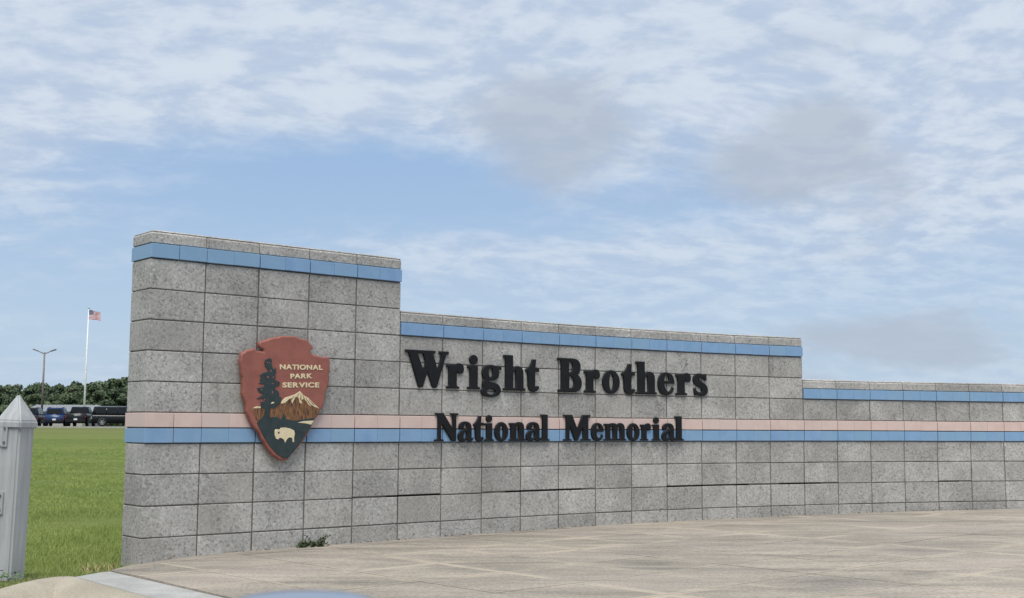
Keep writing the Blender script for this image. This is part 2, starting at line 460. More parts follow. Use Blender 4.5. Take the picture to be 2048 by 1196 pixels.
bm = bmesh.new(); prism(bm, [(-300, -40), (300, -40), (300, 5.9), (-300, 5.9)], -.40, -.16)
link('road', bm_mesh('road', bm), M_ASPHALT, kind='structure', label='dark asphalt road in front of the plaza')
bm = bmesh.new(); prism(bm, [(-110, 113.2), (-20, 113.2), (-20, 142), (-110, 142)], .3, .647)
link('car_park', bm_mesh('car_park', bm), M_ASPHALT, kind='structure', label='asphalt car park beyond the lawn')

# ------------------------------------------------------------------ plaza
def clip(poly, a, b):
    """keep the side left of a->b"""
    out = []; n = len(poly); s = lambda p: (b[0] - a[0]) * (p[1] - a[1]) - (b[1] - a[1]) * (p[0] - a[0])
    for i in range(n):
        p, q = poly[i], poly[(i + 1) % n]; sp, sq = s(p), s(q)
        if sp >= 0: out.append(p)
        if (sp >= 0) != (sq >= 0):
            t = sp / (sp - sq); out.append((p[0] + (q[0] - p[0]) * t, p[1] + (q[1] - p[1]) * t))
    return out
def plaza():
    root = empty('plaza', kind='structure', label='tan scored concrete plaza paving in front of the sign wall')
    bnd = [(-.86, 5.48), (9.5, 5.48), (9.5, 13.9)]
    for k in (26, 24, 22, 20, 18, 16, 14, 12, 10, 8, 6): bnd.append(tuple(P[k] + .12 * Vector((-math.sin(hd(k)), math.cos(hd(k))))))
    c0 = P[0] + .12 * Vector((-math.sin(hd(0)), math.cos(hd(0))))
    bnd += [tuple(c0), (-2.475, 7.60), (-2.395, 7.345)]
    cx = sum(p[0] for p in bnd) / len(bnd); cy = sum(p[1] for p in bnd) / len(bnd)
    area = sum(bnd[i - 1][0] * bnd[i][1] - bnd[i][0] * bnd[i - 1][1] for i in range(len(bnd)))
    if area < 0: bnd.reverse()
    T = Vector((math.cos(R(42)), math.sin(R(42)))); N = Vector((-T.y, T.x)); S = .628
    bed = bmesh.new(); a = [bed.verts.new((x, y, gz(x, y) - .018)) for x, y in bnd]; bed.faces.new(a)
    link('paving_bed', bm_mesh('paving_bed', bed), mat_concrete('joint_dirt', (.030, .026, .02), (.085, .072, .055), 5, .3), root)
    for i in range(-2, 26):
        for j in range(-14, 16):
            o = T * (4.14 + (i - 2) * S) + N * (3.46 + (j - 2) * S)
            gi = [.0055, .0025, .0045, .002, .005][i % 5]; gj = [.0055, .002, .006, .0025][j % 4]
            q = [o + T * gi + N * gj, o + T * (S - gi) + N * gj, o + T * (S - gi) + N * (S - gj), o + T * gi + N * (S - gj)]
            poly = [tuple(v) for v in q]
            for u in range(len(bnd)): 
                poly = clip(poly, bnd[u - 1], bnd[u])
                if len(poly) < 3: break
            if len(poly) < 3: continue
            ar = abs(sum(poly[k - 1][0] * poly[k][1] - poly[k][0] * poly[k - 1][1] for k in range(len(poly)))) / 2
            if ar < .004: continue
            c = Vector((sum(p[0] for p in poly) / len(poly), sum(p[1] for p in poly) / len(poly)))
            bm = bmesh.new(); dz = random.uniform(-.001, .001)
            top = [bm.verts.new((x - c.x, y - c.y, gz(x, y) + dz)) for x, y in poly]
            bot = [bm.verts.new((x - c.x, y - c.y, gz(x, y) - .06)) for x, y in poly]
            n = len(poly); bm.faces.new(top)
            for k in range(n): bm.faces.new((bot[k], bot[(k + 1) % n], top[(k + 1) % n], top[k]))
            link('paving_slab', bm_mesh('paving_slab', bm), M_PLAZA, root, Matrix.Translation((c.x, c.y, 0)))
plaza()

def margin_band():
    # pale concrete margin along the plaza's left edge
    a = [(-2.50, 7.20), (-1.08, 5.48), (-.62, 5.2), (-1.30, 5.0), (-2.42, 6.42)]
    q = [(-2.49, 6.985), (-2.44, 6.95), (-1.82, 6.185), (-1.30, 5.54), (-.868, 5.482), (-2.402, 7.345), (-2.44, 7.30)]
    bm = bmesh.new(); top = [bm.verts.new((x, y, gz(x, y) - .004)) for x, y in q]; bot = [bm.verts.new((x, y, -.3)) for x, y in q]
    bm.faces.new(top)
    for k in range(len(q)): bm.faces.new((bot[k], bot[(k + 1) % len(q)], top[(k + 1) % len(q)], top[k]))
    link('pavement_margin', bm_mesh('pavement_margin', bm), M_WHITECON, kind='structure', label='pale concrete margin between the kerb and the paving')
    # tan kerb: rolled lip curving round the corner, its face falling to the road
    rim = [(-2.95, 5.2), (-2.80, 5.8), (-2.70, 6.3), (-2.665, 6.7), (-2.625, 6.88), (-2.56, 6.975), (-2.49, 6.97), (-2.40, 6.86), (-2.1, 6.495), (-1.8, 6.125), (-1.34, 5.565), (-.9, 5.2)]
    ctr = Vector((-2.15, 5.6))
    V = []; F = []; prof = [(-.035, -.16), (-.022, -.006), (.0, .004), (.05, .006), (.11, -.004), (.17, -.03), (.23, -.075), (.30, -.115), (.55, -.165)]
    # smooth rim
    pts = []
    for i in range(len(rim) - 1):
        p0, p1, p2, p3 = (Vector(rim[max(i - 1, 0)]), Vector(rim[i]), Vector(rim[i + 1]), Vector(rim[min(i + 2, len(rim) - 1)]))
        for s in range(6):
            t = s / 6; pts.append(.5 * ((2 * p1) + (-p0 + p2) * t + (2 * p0 - 5 * p1 + 4 * p2 - p3) * t * t + (-p0 + 3 * p1 - 3 * p2 + p3) * t ** 3))
    for i, p in enumerate(pts):
        tn = (pts[min(i + 1, len(pts) - 1)] - pts[max(i - 1, 0)]).normalized(); nn = Vector((tn.y, -tn.x))
        for u, h in prof:
            lim = max(.12, (ctr - p).length * .75)
            q = p + nn * min(u, lim) ; V.append((q.x, q.y, gz(q.x) + h - .002))
    m = len(prof)
    for i in range(len(pts) - 1):
        for k in range(m - 1): F.append((i * m + k, (i + 1) * m + k, (i + 1) * m + k + 1, i * m + k + 1))
    me = np_mesh('kerb', V, F)
    for p in me.polygons: p.use_smooth = True
    link('kerb', me, M_KERB, kind='structure', label='tan rolled concrete kerb curving round the plaza corner')
    bm = bmesh.new(); add_box(bm, -110, -20, 112.95, 113.15, .3, .66)
    link('car_park_kerb', bm_mesh('car_park_kerb', bm), M_WHITECON, kind='structure', label='pale kerb edging the far car park')
margin_band()

# ------------------------------------------------------------------ sign wall
TH = .30
def sign_wall():
    root = empty('sign_wall', (P[0].x, P[0].y, 0), label='grey concrete block sign wall stepping down in three heights with blue and pink tile bands', cat='wall')
    IV = Matrix.Translation((-P[0].x, -P[0].y, 0))
    bl = box_mesh('block', -W / 2 + .0055, W / 2 - .0055, 0, TH, .0036, C - .0036, .0045, 2)
    bl_open = box_mesh('block', -W / 2 + .0055, W / 2 - .0055, 0, TH, .0105, C - .0036, .0045, 2)
    tl = {}
    for nm, m in (('blue_tile', M_BLUE), ('pink_tile', M_PINK)):
        for hs in (-1, 1):
            e0, e1 = (.0038, .0005) if hs < 0 else (.0005, .0038)
            tl[nm, hs] = (box_mesh(nm, -W / 4 + e0, W / 4 - e1, -.013, TH + .012, .0045, C / 2 - .0035, .0022, 1), m)
    # coping with a chamfered top
    bm = bmesh.new(); cp = [(-.001, .004), (-.001, .070), (.028, .094), (TH - .028, .094), (TH + .001, .070), (TH + .001, .004)]
    x0, x1 = -W / 2 + .003, W / 2 - .003
    A = [bm.verts.new((x0, y, z)) for y, z in cp]; B = [bm.verts.new((x1, y, z)) for y, z in cp]
    bm.faces.new(A[::-1]); bm.faces.new(B)
    for i in range(6): bm.faces.new((A[i], A[(i + 1) % 6], B[(i + 1) % 6], B[i]))
    bmesh.ops.bevel(bm, geom=list(bm.edges), offset=.004, segments=1, affect='EDGES')
    cop = bm_mesh('coping', bm)
    # end coping with its chamfer carried round the end
    def end_coping(sgn):
        bm = bmesh.new(); xa, xb = -W / 2 + .003, W / 2 - .003
        lo = [(xa, -.001), (xb, -.001), (xb, TH + .001), (xa, TH + .001)]
        hi = [(xa + (.028 if sgn < 0 else 0), .028), (xb - (.028 if sgn > 0 else 0), .028), (xb - (.028 if sgn > 0 else 0), TH - .028), (xa + (.028 if sgn < 0 else 0), TH - .028)]
        r0 = [bm.verts.new((x, y, .004)) for x, y in lo]; r1 = [bm.verts.new((x, y, .070)) for x, y in lo]; r2 = [bm.verts.new((x, y, .094)) for x, y in hi]
        bm.faces.new(r0[::-1]); bm.faces.new(r2)
        for A_, B_ in ((r0, r1), (r1, r2)):
            for q in range(4): bm.faces.new((A_[q], A_[(q + 1) % 4], B_[(q + 1) % 4], B_[q]))
        bmesh.ops.bevel(bm, geom=list(bm.edges), offset=.004, segments=1, affect='EDGES')
        return bm_mesh('coping', bm)
    mort = bmesh.new(); slot = [(4.7, 6.0), (7.6, 9.65), (12.0, 14.4), (15.25, 16.45), (20.0, 20.65)]
    def box_on(bm, k0, k1, j, y0, y1, z0, z1):
        h = hd(j); t = Vector((math.cos(h), math.sin(h))); n = Vector((-t.y, t.x)); a = P[j] + t * ((k0 - j) * W); b = P[j] + t * ((k1 - j) * W)
        q = [a + n * y0, b + n * y0, b + n * y1, a + n * y1]
        v = [bm.verts.new((p.x - P[0].x, p.y - P[0].y, z)) for z in (z0, z1) for p in q]
        for f in ((0, 1, 5, 4), (1, 2, 6, 5), (2, 3, 7, 6), (3, 0, 4, 7), (4, 5, 6, 7), (3, 2, 1, 0)): bm.faces.new([v[i] for i in f])
    for j in range(NCOL):
        h = hd(j); t = Vector((math.cos(h), math.sin(h))); mid = P[j].lerp(P[j + 1], .5)
        top = 6 if j < 5 else 4 if j < 16 else 2
        scx = .985 if j == 0 else 1.0
        def put(name, me, mat, l, dx=0.0, sx=1.0, dz=0.0, jit=.0015):
            Mx = IV @ Matrix.Translation((mid.x + t.x * dx, mid.y + t.y * dx, lev(l) + dz)) @ Matrix.Rotation(h + random.uniform(-.0022, .0022), 4, 'Z') \
                @ Matrix.Translation((0, random.uniform(-jit, jit), random.uniform(-.0008, .0008))) @ Matrix.Diagonal((sx, 1, 1, 1))
            return link(name, me, mat, root, Mx)
        rows = [-3, -2, -1] + list(range(1, top))
        for l in rows: put('block', bl_open if l == -2 and j in (4, 5, 7, 8, 9, 12, 13, 14, 15, 16, 20) else bl, M_BLOCK, l, sx=scx)
        # cut bottom course running into the paving
        put('block', bl, M_BLOCK, -4, sx=scx)
        for hs in (-1, 1):
            put('blue_tile', *tl['blue_tile', hs], 0, dx=hs * W / 4, sx=scx, jit=.0008)
            put('pink_tile', *tl['pink_tile', hs], .5, dx=hs * W / 4, sx=scx, jit=.0008)
            put('blue_tile', *tl['blue_tile', hs], top, dx=hs * W / 4, sx=scx, jit=.0008)
        me = cop
        if j == 0: me = end_coping(-1)
        elif j in (4, 15): me = end_coping(1)
        put('coping', me, M_BLOCK, top + .49, sx=scx)
        for q in range(8):
            k0, k1 = j + q / 8, j + (q + 1) / 8; e0 = .008 / W if (j == 0 and q == 0) else 0; e1 = .008 / W if (j in (4, 15) and q == 7) else 0
            cr = any(a <= (k0 + k1) / 2 <= b for a, b in slot)
            y0 = .0065
            box_on(mort, k0 + e0, k1 - e1, j, y0, TH - y0, lev(-4.2), lev(-2) - (.0045 if cr else 0))
            box_on(mort, k0 + e0, k1 - e1, j, y0, TH - y0, lev(-2) + (.012 if cr else 0), lev(top + .9))
            if cr: box_on(mort, k0, k1, j, .09, TH - .09, lev(-2) - .006, lev(-2) + .013)
    link('mortar', bm_mesh('mortar', mort), M_MORTAR, root, kind='stuff')
    # exposed returns of the two upper steps sit on the lower copings; tile ends wrap the left end
    return root
WALL = sign_wall()

# ------------------------------------------------------------------ raised lettering
GL = {
 'W': ['M0,100 L69,100 L69,93 C66,93 64,92 64,90 L74,51 L83,88 C83,91 80,92 77,92 L77,100 L100,100 L100,92 C96,92 94,91 93.5,89 L73.5,4 C72,-1 64,-1 62,3 L50.6,43 L41,4 C39,-1 32,-1 30,3 L8,90 C7,92 4,93 0,93 Z',
       'M28,91 L40,91 L46,68 L41,49 Z'],
 'r': ['M0,65 L45,65 C52,67 60,70 74,70 C92,70 100,63 100,54 C100,45 91,41 79,41 C69,41 62,44 59,48 L59,9 C60,7 66,6 74,6 L74,0 L0,0 L0,6 C8,6 12,8 13,10 L13,55 C12,57 6,58 0,58 Z'],
 'i': ['M0,65 L81,65 L81,10 C82,7 90,6 100,6 L100,0 L0,0 L0,6 C12,6 18,8 19,10 L19,55 C18,57 10,58 0,58 Z', 'E48,82,33,13'],
 'g': ['M72,66 L100,66 L100,57 L85,57 C91,48 90,36 78,31 C70,27 58,26 50,26.5 L40,25.5 L41,22 C72,21 98,16 98,-2 C98,-14 75,-20 45,-20 C15,-20 0,-14 0,-6 C0,0 4,4 10,6 C5,9 4,15 8,20 C10,24 14,27 18,29 C8,33 4,40 4,48 C4,62 22,70 47,70 C56,70 66,69 72,66 Z', 'E47,48,10,13.5', 'E49,-5.5,22,7.5'],
 'h': ['M0,100 L43,100 L43,62 C48,68 56,70 64,70 C82,70 91,62 91,48 L91,9 C92,7 96,6 100,6 L100,0 L0,0 L0,6 C6,6 9,7 9,10 L9,90 C8,93 5,93 0,93 Z', 'M44,7 L56,7 L56,54 C53,58 47,55 44,49 Z'],
 't': ['M47,91 L76,91 L71,67 L98,67 L98,56 L69,56 L69,17 C70,12 74,12 79,14 C84,16 92,16 100,12 C94,2 76,-3 56,-2.5 C34,-2 18,4 17,20 L15,55 L0,55 L0,62 C20,66 40,76 47,91 Z'],
 'B': ['M0,100 L60,100 C85,100 95,90 95,75 C95,62 88,55 82,52 C92,48 100,40 100,27 C100,8 85,0 62,0 L2,0 L2,7 C10,7 14,8 14,11 L14,88 C13,92 8,93 0,93 Z', 'M47,91 C58,90 62,84 62,75 C62,65 58,59 47,57 Z', 'M48,49 C60,47 67,38 67,27 C67,16 60,11 48,12 Z'],
 'o': ['E50,34,50,36', 'E51,34,12,25'],
 'e': ['M100,35 L100,40 C98,58 80,70 50,70 C18,70 0,55 0,34 C0,12 20,-2 50,-2 C76,-2 92,10 97,20 L84,25 C78,14 70,9 62,10 C48,13 40,24 40,35 Z', 'M39,43 L66,43 C66,56 61,62 53,62 C44,62 40,54 39,43 Z'],
 's': ['M80,69 L91,69 L92,48 L80,47 C72,54 62,57 54,56 C44,55 44,50 52,46 C70,40 100,36 100,18 C100,4 82,-2 56,-2 C44,-2 34,0 22,1 L12,-1 L6,23 L18,24 C24,14 36,10 48,10 C60,10 64,16 58,21 C40,28 2,32 2,50 C2,63 20,70 42,70 C58,70 68,68 76,66 Z'],
 'N': ['M2,100 L36,100 L75,47 L75,90 C74,93 70,93 66,93 L66,100 L100,100 L100,93 C94,93 91,92 91,90 L91,0 L74,0 L31,58 L27,58 L27,10 C28,7 32,6 38,6 L38,0 L0,0 L0,6 C8,6 12,8 13,10 L13,90 C12,93 8,93 2,93 Z'],
 'a': ['M5,51 C6,64 24,71 46,71 C74,71 87,63 87,46 L87,14 C87,9 94,9 100,13 C98,2 88,-2 76,-2 C66,-2 60,2 57,7 C50,0 40,-2 28,-2 C12,-2 0,4 0,16 C0,30 14,35 28,38 C42,40 54,44 55,53 C55,61 48,63 42,60 C41,52 36,44 24,44 C12,43 5,45 5,51 Z', 'M36,10 C44,6 52,12 54,20 C55,28 53,33 49,35 C38,31 31,20 36,10 Z'],
 'n': ['M0,67 L40,67 C50,71 60,71 66,70 C82,69 88,60 88,48 L88,9 C90,7 95,6 100,6 L100,0 L0,0 L0,6 C6,6 9,8 9,10 L9,58 C8,60 4,60 0,60 Z', 'M42,8 L54,8 L54,55 C50,58 45,54 42,48 Z'],
 'm': ['M0,67 L26,67 C34,70 50,72 58,64 C64,70 70,70 74,70 C88,69 93,60 93,48 L93,9 C94,7 97,6 100,6 L100,0 L0,0 L0,6 C5,6 8,8 8,10 L8,58 C7,60 4,60 0,60 Z', 'M28,8 L39,8 L39,54 C36,56 31,53 28,48 Z', 'M60,8 L71,8 L71,54 C68,56 63,53 60,48 Z'],
 'l': ['M0,100 L78,100 L78,10 C80,7 90,6 100,6 L100,0 L8,0 L8,6 C14,6 17,8 17,10 L17,91 C14,93 8,93 0,93 Z'],
 'M': ['M0,100 L31,100 L50,46 L68,100 L98,100 L98,93 C92,93 90,92 90,90 L90,9 C91,7 95,6 100,6 L100,0 L62,0 L62,6 C67,6 70,7 70,9 L70,53 L51,0 L41,0 L23,54 L21,54 L21,9 C22,7 25,6 29,6 L29,0 L0,0 L0,6 C5,6 9,7 9,9 L9,90 C8,93 5,93 0,93 Z'],
}
def contour(s):
    """path string -> list of points, curves sampled"""
    if s[0] == 'E':
        cx, cy, rx, ry = (float(v) for v in s[1:].split(',')); return [(cx + rx * math.cos(a), cy + ry * math.sin(a)) for a in np.linspace(0, 2 * math.pi, 37)[:-1]]
    pts = []; mode = None; buf = []
    for tok in s.split():
        if tok == 'Z': break
        if tok[0] in 'MLC': mode = tok[0]; tok = tok[1:]; buf = []
        p = tuple(float(v) for v in tok.split(','))
        if mode in 'ML': pts.append(p)
        else:
            buf.append(p)
            if len(buf) == 3:
                a = pts[-1]
                for k in range(1, 9):
                    t = k / 8; u = 1 - t
                    pts.append(tuple(u ** 3 * a[i] + 3 * u * u * t * buf[0][i] + 3 * u * t * t * buf[1][i] + t ** 3 * buf[2][i] for i in (0, 1)))
                buf = []
    return pts
def solid(name, contours, depth, bev, offset=True, res=2):
    """filled outlines with holes -> bevelled solid, standing in XZ, front at -Y; back at y=0"""
    cu = bpy.data.curves.new(name, 'CURVE'); cu.dimensions = '2D'; cu.fill_mode = 'BOTH'
    for pts in contours:
        sp = cu.splines.new('POLY'); sp.points.add(len(pts) - 1); sp.use_cyclic_u = True
        for q, (x, y) in zip(sp.points, pts): q.co = (x, y, 0, 1)
    cu.extrude = depth / 2 - bev; cu.bevel_depth = bev; cu.bevel_resolution = res; cu.offset = -bev if offset else 0
    o = bpy.data.objects.new(name, cu); COL.objects.link(o)
    dg = bpy.context.evaluated_depsgraph_get(); me = bpy.data.meshes.new_from_object(o.evaluated_get(dg))
    bpy.data.objects.remove(o); bpy.data.curves.remove(cu)
    me.transform(Matrix.Translation((0, -depth / 2, 0)) @ Matrix.Rotation(math.pi / 2, 4, 'X'))
    me.name = name
    return me
def lettering(label, rows, base, cap, group, back):
    p, h = frame((rows[0][1] + rows[-1][2]) / 2)
    root = empty('sign_lettering', (p.x, p.y, lev(base)), label=label, cat='lettering', group=group)
    for ch, k0, k1 in rows:
        a, _ = frame(k0); b, _ = frame(k1); dv = b - a; w = dv.length; hh = math.atan2(dv.y, dv.x)
        cs = [[(x / 100 * w, y / 100 * cap) for x, y in contour(s)] for s in GL[ch]]
        me = solid('letter', cs, .019, .006 if cap > .25 else .005)
        n = Vector((math.sin(hh), -math.cos(hh))); q = a + n * back
        link('letter', me, M_LETTER, root, Matrix.Translation((q.x - p.x, q.y - p.y, 0)) @ Matrix.Rotation(hh, 4, 'Z'))
LINE1 = [('W', 5.089, 6.118), ('r', 6.067, 6.496), ('i', 6.584, 6.905), ('g', 6.93, 7.448), ('h', 7.499, 8.078), ('t', 8.081, 8.446), ('B', 8.936, 9.591), ('r', 9.654, 10.093), ('o', 10.161, 10.642), ('t', 10.689, 11.078), ('h', 11.094, 11.687), ('e', 11.716, 12.195), ('r', 12.229, 12.669), ('s', 12.719, 13.158)]
LINE2 = [('N', 5.78, 6.348), ('a', 6.346, 6.729), ('t', 6.726, 6.99), ('i', 7.011, 7.245), ('o', 7.262, 7.611), ('n', 7.637, 8.079), ('a', 8.079, 8.484), ('l', 8.464, 8.699), ('M', 9.078, 9.821), ('e', 9.827, 10.169), ('m', 10.18, 10.795), ('o', 10.813, 11.171), ('r', 11.195, 11.491), ('i', 11.527, 11.768), ('a', 11.796, 12.197), ('l', 12.169, 12.426)]
lettering('large raised black serif letters reading Wright Brothers on the grey blocks', LINE1, 2.06, .2895, 'raised letters on the sign wall', .002)
lettering('smaller raised black serif letters reading National Memorial across the pink and blue bands', LINE2, .035, .219, 'raised letters on the sign wall', .0128)

# ------------------------------------------------------------------ arrowhead emblem
EM = dict(
 board=[(0.779, 0.7), (0.818, 0.71), (0.879, 0.732), (0.967, 0.751), (1.058, 0.754), (1.113, 0.737), (1.169, 0.728), (1.178, 0.708), (1.207, 0.689), (1.207, 0.669), (1.187, 0.656), (1.191, 0.64), (1.218, 0.625), (1.274, 0.618), (1.345, 0.616), (1.353, 0.574), (1.352, 0.517), (1.345, 0.492), (1.349, 0.468), (1.338, 0.403), (1.318, 0.354), (1.315, 0.305), (1.298, 0.249), (1.275, 0.224), (1.262, 0.192), (1.221, 0.144), (1.204, 0.104), (1.178, 0.056), (1.134, 0.001), (1.089, -0.046), (1.037, -0.101), (1.015, -0.124), (0.984, -0.124), (0.948, -0.111), (0.904, -0.084), (0.867, -0.045), (0.845, -0.014), (0.817, 0.021), (0.785, 0.079), (0.75, 0.11), (0.723, 0.156), (0.695, 0.209), (0.684, 0.278), (0.661, 0.339), (0.664, 0.39), (0.656, 0.431), (0.659, 0.455), (0.644, 0.477), (0.65, 0.51), (0.637, 0.546), (0.64, 0.612), (0.681, 0.637), (0.746, 0.653), (0.764, 0.633), (0.816, 0.631), (0.809, 0.65), (0.78, 0.661)],
 tree=[(0.824, 0.575), (0.845, 0.583), (0.866, 0.586), (0.875, 0.567), (0.868, 0.558), (0.872, 0.547), (0.885, 0.516), (0.894, 0.507), (0.905, 0.523), (0.911, 0.49), (0.9, 0.474), (0.907, 0.454), (0.892, 0.438), (0.940, 0.424), (0.936, 0.400), (0.914, 0.393), (0.894, 0.376), (0.93, 0.361), (0.939, 0.341), (0.935, 0.322), (0.958, 0.314), (0.95, 0.283), (0.911, 0.243), (0.869, 0.242), (0.869, 0.18), (0.831, 0.18), (0.831, 0.24), (0.799, 0.241), (0.8, 0.265), (0.795, 0.282), (0.833, 0.288), (0.822, 0.308), (0.77, 0.305), (0.808, 0.328), (0.812, 0.342), (0.781, 0.351), (0.766, 0.376), (0.819, 0.389), (0.825, 0.407), (0.78, 0.411), (0.805, 0.422), (0.787, 0.431), (0.795, 0.447), (0.786, 0.466), (0.807, 0.482), (0.842, 0.493), (0.846, 0.511), (0.825, 0.53), (0.819, 0.553)],
 lower_field=[(0.822, 0.187), (0.869, 0.175), (0.922, 0.182), (0.958, 0.165), (0.979, 0.206), (0.998, 0.166), (1.066, 0.154), (1.138, 0.165), (1.226, 0.177), (1.209, 0.128), (1.186, 0.096), (1.142, 0.032), (1.072, -0.054), (1.019, -0.105), (0.984, -0.104), (0.93, -0.072), (0.875, -0.018), (0.83, 0.044), (0.798, 0.094), (0.775, 0.137), (0.796, 0.164)],
 mountain=[(0.729, 0.235), (0.829, 0.239), (0.867, 0.242), (0.907, 0.243), (0.954, 0.283), (1.025, 0.323), (1.105, 0.352), (1.171, 0.303), (1.26, 0.246), (1.273, 0.231), (1.23, 0.177), (1.138, 0.165), (1.066, 0.154), (0.998, 0.166), (0.979, 0.206), (0.958, 0.165), (0.922, 0.182), (0.869, 0.175), (0.822, 0.187), (0.796, 0.164), (0.772, 0.156), (0.747, 0.202)],
 snow_cap=[(0.956, 0.283), (0.989, 0.315), (1.025, 0.325), (1.069, 0.34), (1.105, 0.362), (1.133, 0.335), (1.171, 0.318), (1.218, 0.279), (1.263, 0.246), (1.228, 0.256), (1.192, 0.275), (1.195, 0.259), (1.172, 0.275), (1.157, 0.298), (1.134, 0.31), (1.118, 0.302), (1.121, 0.276), (1.103, 0.285), (1.097, 0.317), (1.07, 0.324), (1.044, 0.276), (1.039, 0.298), (1.052, 0.318), (1.016, 0.306), (0.99, 0.282), (0.959, 0.273)],
 far_snow=[(0.741, 0.239), (0.767, 0.25), (0.799, 0.249), (0.799, 0.241)],
 river=[(1.098, 0.143), (1.138, 0.151), (1.221, 0.157), (1.201, 0.129), (1.157, 0.138)],
 bison=[(0.912, 0.087), (0.92, 0.095), (0.947, 0.091), (0.96, 0.104), (0.995, 0.106), (1.031, 0.099), (1.063, 0.087), (1.07, 0.064), (1.064, 0.04), (1.065, 0.009), (1.055, 0.005), (1.051, 0.036), (1.024, 0.04), (1.007, 0.025), (0.994, 0.002), (0.984, 0.025), (0.962, 0.036), (0.948, 0.036), (0.94, 0.025), (0.922, 0.031), (0.912, 0.056)],
 bison_eye=[(0.934, 0.074), (0.946, 0.080), (0.947, 0.068), (0.938, 0.064)],
 tree_gap=[(0.875, 0.272), (0.884, 0.282), (0.901, 0.283), (0.893, 0.274)])
def emblem():
    s0 = 1.0; p, h = frame((s0 + .020) / W); n = Vector((math.sin(h), -math.cos(h)))
    org = p + n * .016
    root = empty('arrowhead_emblem', (org.x, org.y, Z0), h, label='brick red arrowhead park emblem with tree, mountain and bison on the tall wall section', cat='emblem')
    sh = lambda pts: [(x - s0, z) for x, z in pts]
    # carved board with a worked, chipped edge
    pts = sh(EM['board']); rr = random.Random(3)
    fine = []
    for i, a in enumerate(pts):
        b = pts[(i + 1) % len(pts)]; L = math.dist(a, b); m = max(1, int(L / .022))
        for k in range(m):
            t = k / m; fine.append((a[0] + (b[0] - a[0]) * t + (rr.uniform(-.0035, .0045) if k else 0), a[1] + (b[1] - a[1]) * t + (rr.uniform(-.0035, .0035) if k else 0)))
    me = solid('board', [fine], .046, .011, True, 2)
    link('board', me, M_RED, root)
    for x, z in ((-.1, .55), (.15, .55), (0, .1)):
        bm = bmesh.new(); add_tube(bm, [(x, -.01, z), (x, .015, z)], .012, 8)
        link('mounting_bolt', bm_mesh('mounting_bolt', bm), M_BLACKPLASTIC, root)
    F = -.046
    def relief(name, mat, key, th, at=F):
        me = solid(name, [sh(EM[key])], th + .004, .0012, False, 0)
        return link(name, me, mat, root, Matrix.Translation((0, at + .004, 0)))
    relief('mountain', M_MOUNT, 'mountain', .003); fld = relief('lower_field', M_DKGREEN, 'lower_field', .0042)
    relief('tree_relief', M_DKGREEN, 'tree', .0055); relief('snow_cap', M_CREAM, 'snow_cap', .0050); relief('far_snow', M_CREAM, 'far_snow', .0046)
    relief('river', M_CREAM, 'river', .0060); relief('bison', M_CREAM, 'bison', .0072); relief('bison_eye', M_DKGREEN, 'bison_eye', .0082); relief('tree_gap', M_CREAM, 'tree_gap', .0066)
    # tree gaps where the red shows between branches
    for x, z, a, b in ((.838, .557, .004, .006), (.857, .555, .004, .005), (.868, .500, .004, .009), (.846, .455, .009, .005), (.889, .455, .004, .006), (.885, .412, .008, .003), (.800, .368, .006, .005), (.885, .352, .004, .010), (.824, .298, .006, .005)):
        me = solid('branch_gap', [[(x - s0 + a * math.cos(u), z + b * math.sin(u)) for u in np.linspace(.3, 6.28 + .3, 8)[:-1]]], .010, .0005, False, 0)
        link('branch_gap', me, M_RED, root, Matrix.Translation((0, F + .0035, 0)))
    # dark ridges breaking the snow
    for a_, b_, w_ in (((1.098, .352), (1.062, .292), .005), ((1.112, .346), (1.112, .300), .005), ((1.128, .336), (1.152, .280), .005), ((1.146, .322), (1.190, .272), .004), ((1.060, .328), (1.020, .288), .004), ((1.176, .306), (1.222, .268), .004)):
        me = solid('snow_ridge', [[(a_[0] - s0 - .0012, a_[1]), (a_[0] - s0 + .0012, a_[1]), (b_[0] - s0 + w_, b_[1]), (b_[0] - s0 - w_, b_[1])]], .010, .0005, False, 0)
        link('snow_ridge', me, M_MOUNT, root, Matrix.Translation((0, F + .0042, 0)))
    # lettering of the emblem
    for txt, x0, x1, zb, zt in (('NATIONAL', .940, 1.288, .5145, .549), ('PARK', 1.026, 1.204, .452, .486), ('SERVICE', .965, 1.263, .388, .423)):
        glyphs = []
        pen = 0.0
        for ci, ch in enumerate(txt):
            cu = bpy.data.curves.new('glyph', 'FONT'); cu.body = ch; cu.size = 1; cu.extrude = .004; cu.offset = .032
            o = bpy.data.objects.new('t', cu); COL.objects.link(o); dg = bpy.context.evaluated_depsgraph_get(); me = bpy.data.meshes.new_from_object(o.evaluated_get(dg))
            bpy.data.objects.remove(o); bpy.data.curves.remove(cu)
            xs = [v.co.x for v in me.vertices]; gap = {'AT': -.02, 'TI': .06, 'PA': -.01, 'RV': .02, 'VI': .05, 'RK': .07, 'AR': .06, 'NA': .05, 'AL': .06}.get(txt[ci:ci + 2], .095)
            glyphs.append((me, pen - min(xs))); pen += max(xs) - min(xs) + gap
        pen -= gap; hgt = .73
        for me, dx in glyphs:
            for v in me.vertices:
                u = (v.co.x + dx) / pen
                v.co = (x0 + u * (x1 - x0) - s0, F - (.003 if v.co.z > 0 else -.002), zb + v.co.y / hgt * (zt - zb) + u * .008)
            me.name = 'emblem_letter'; link('emblem_letter', me, M_CREAM, root)
emblem()

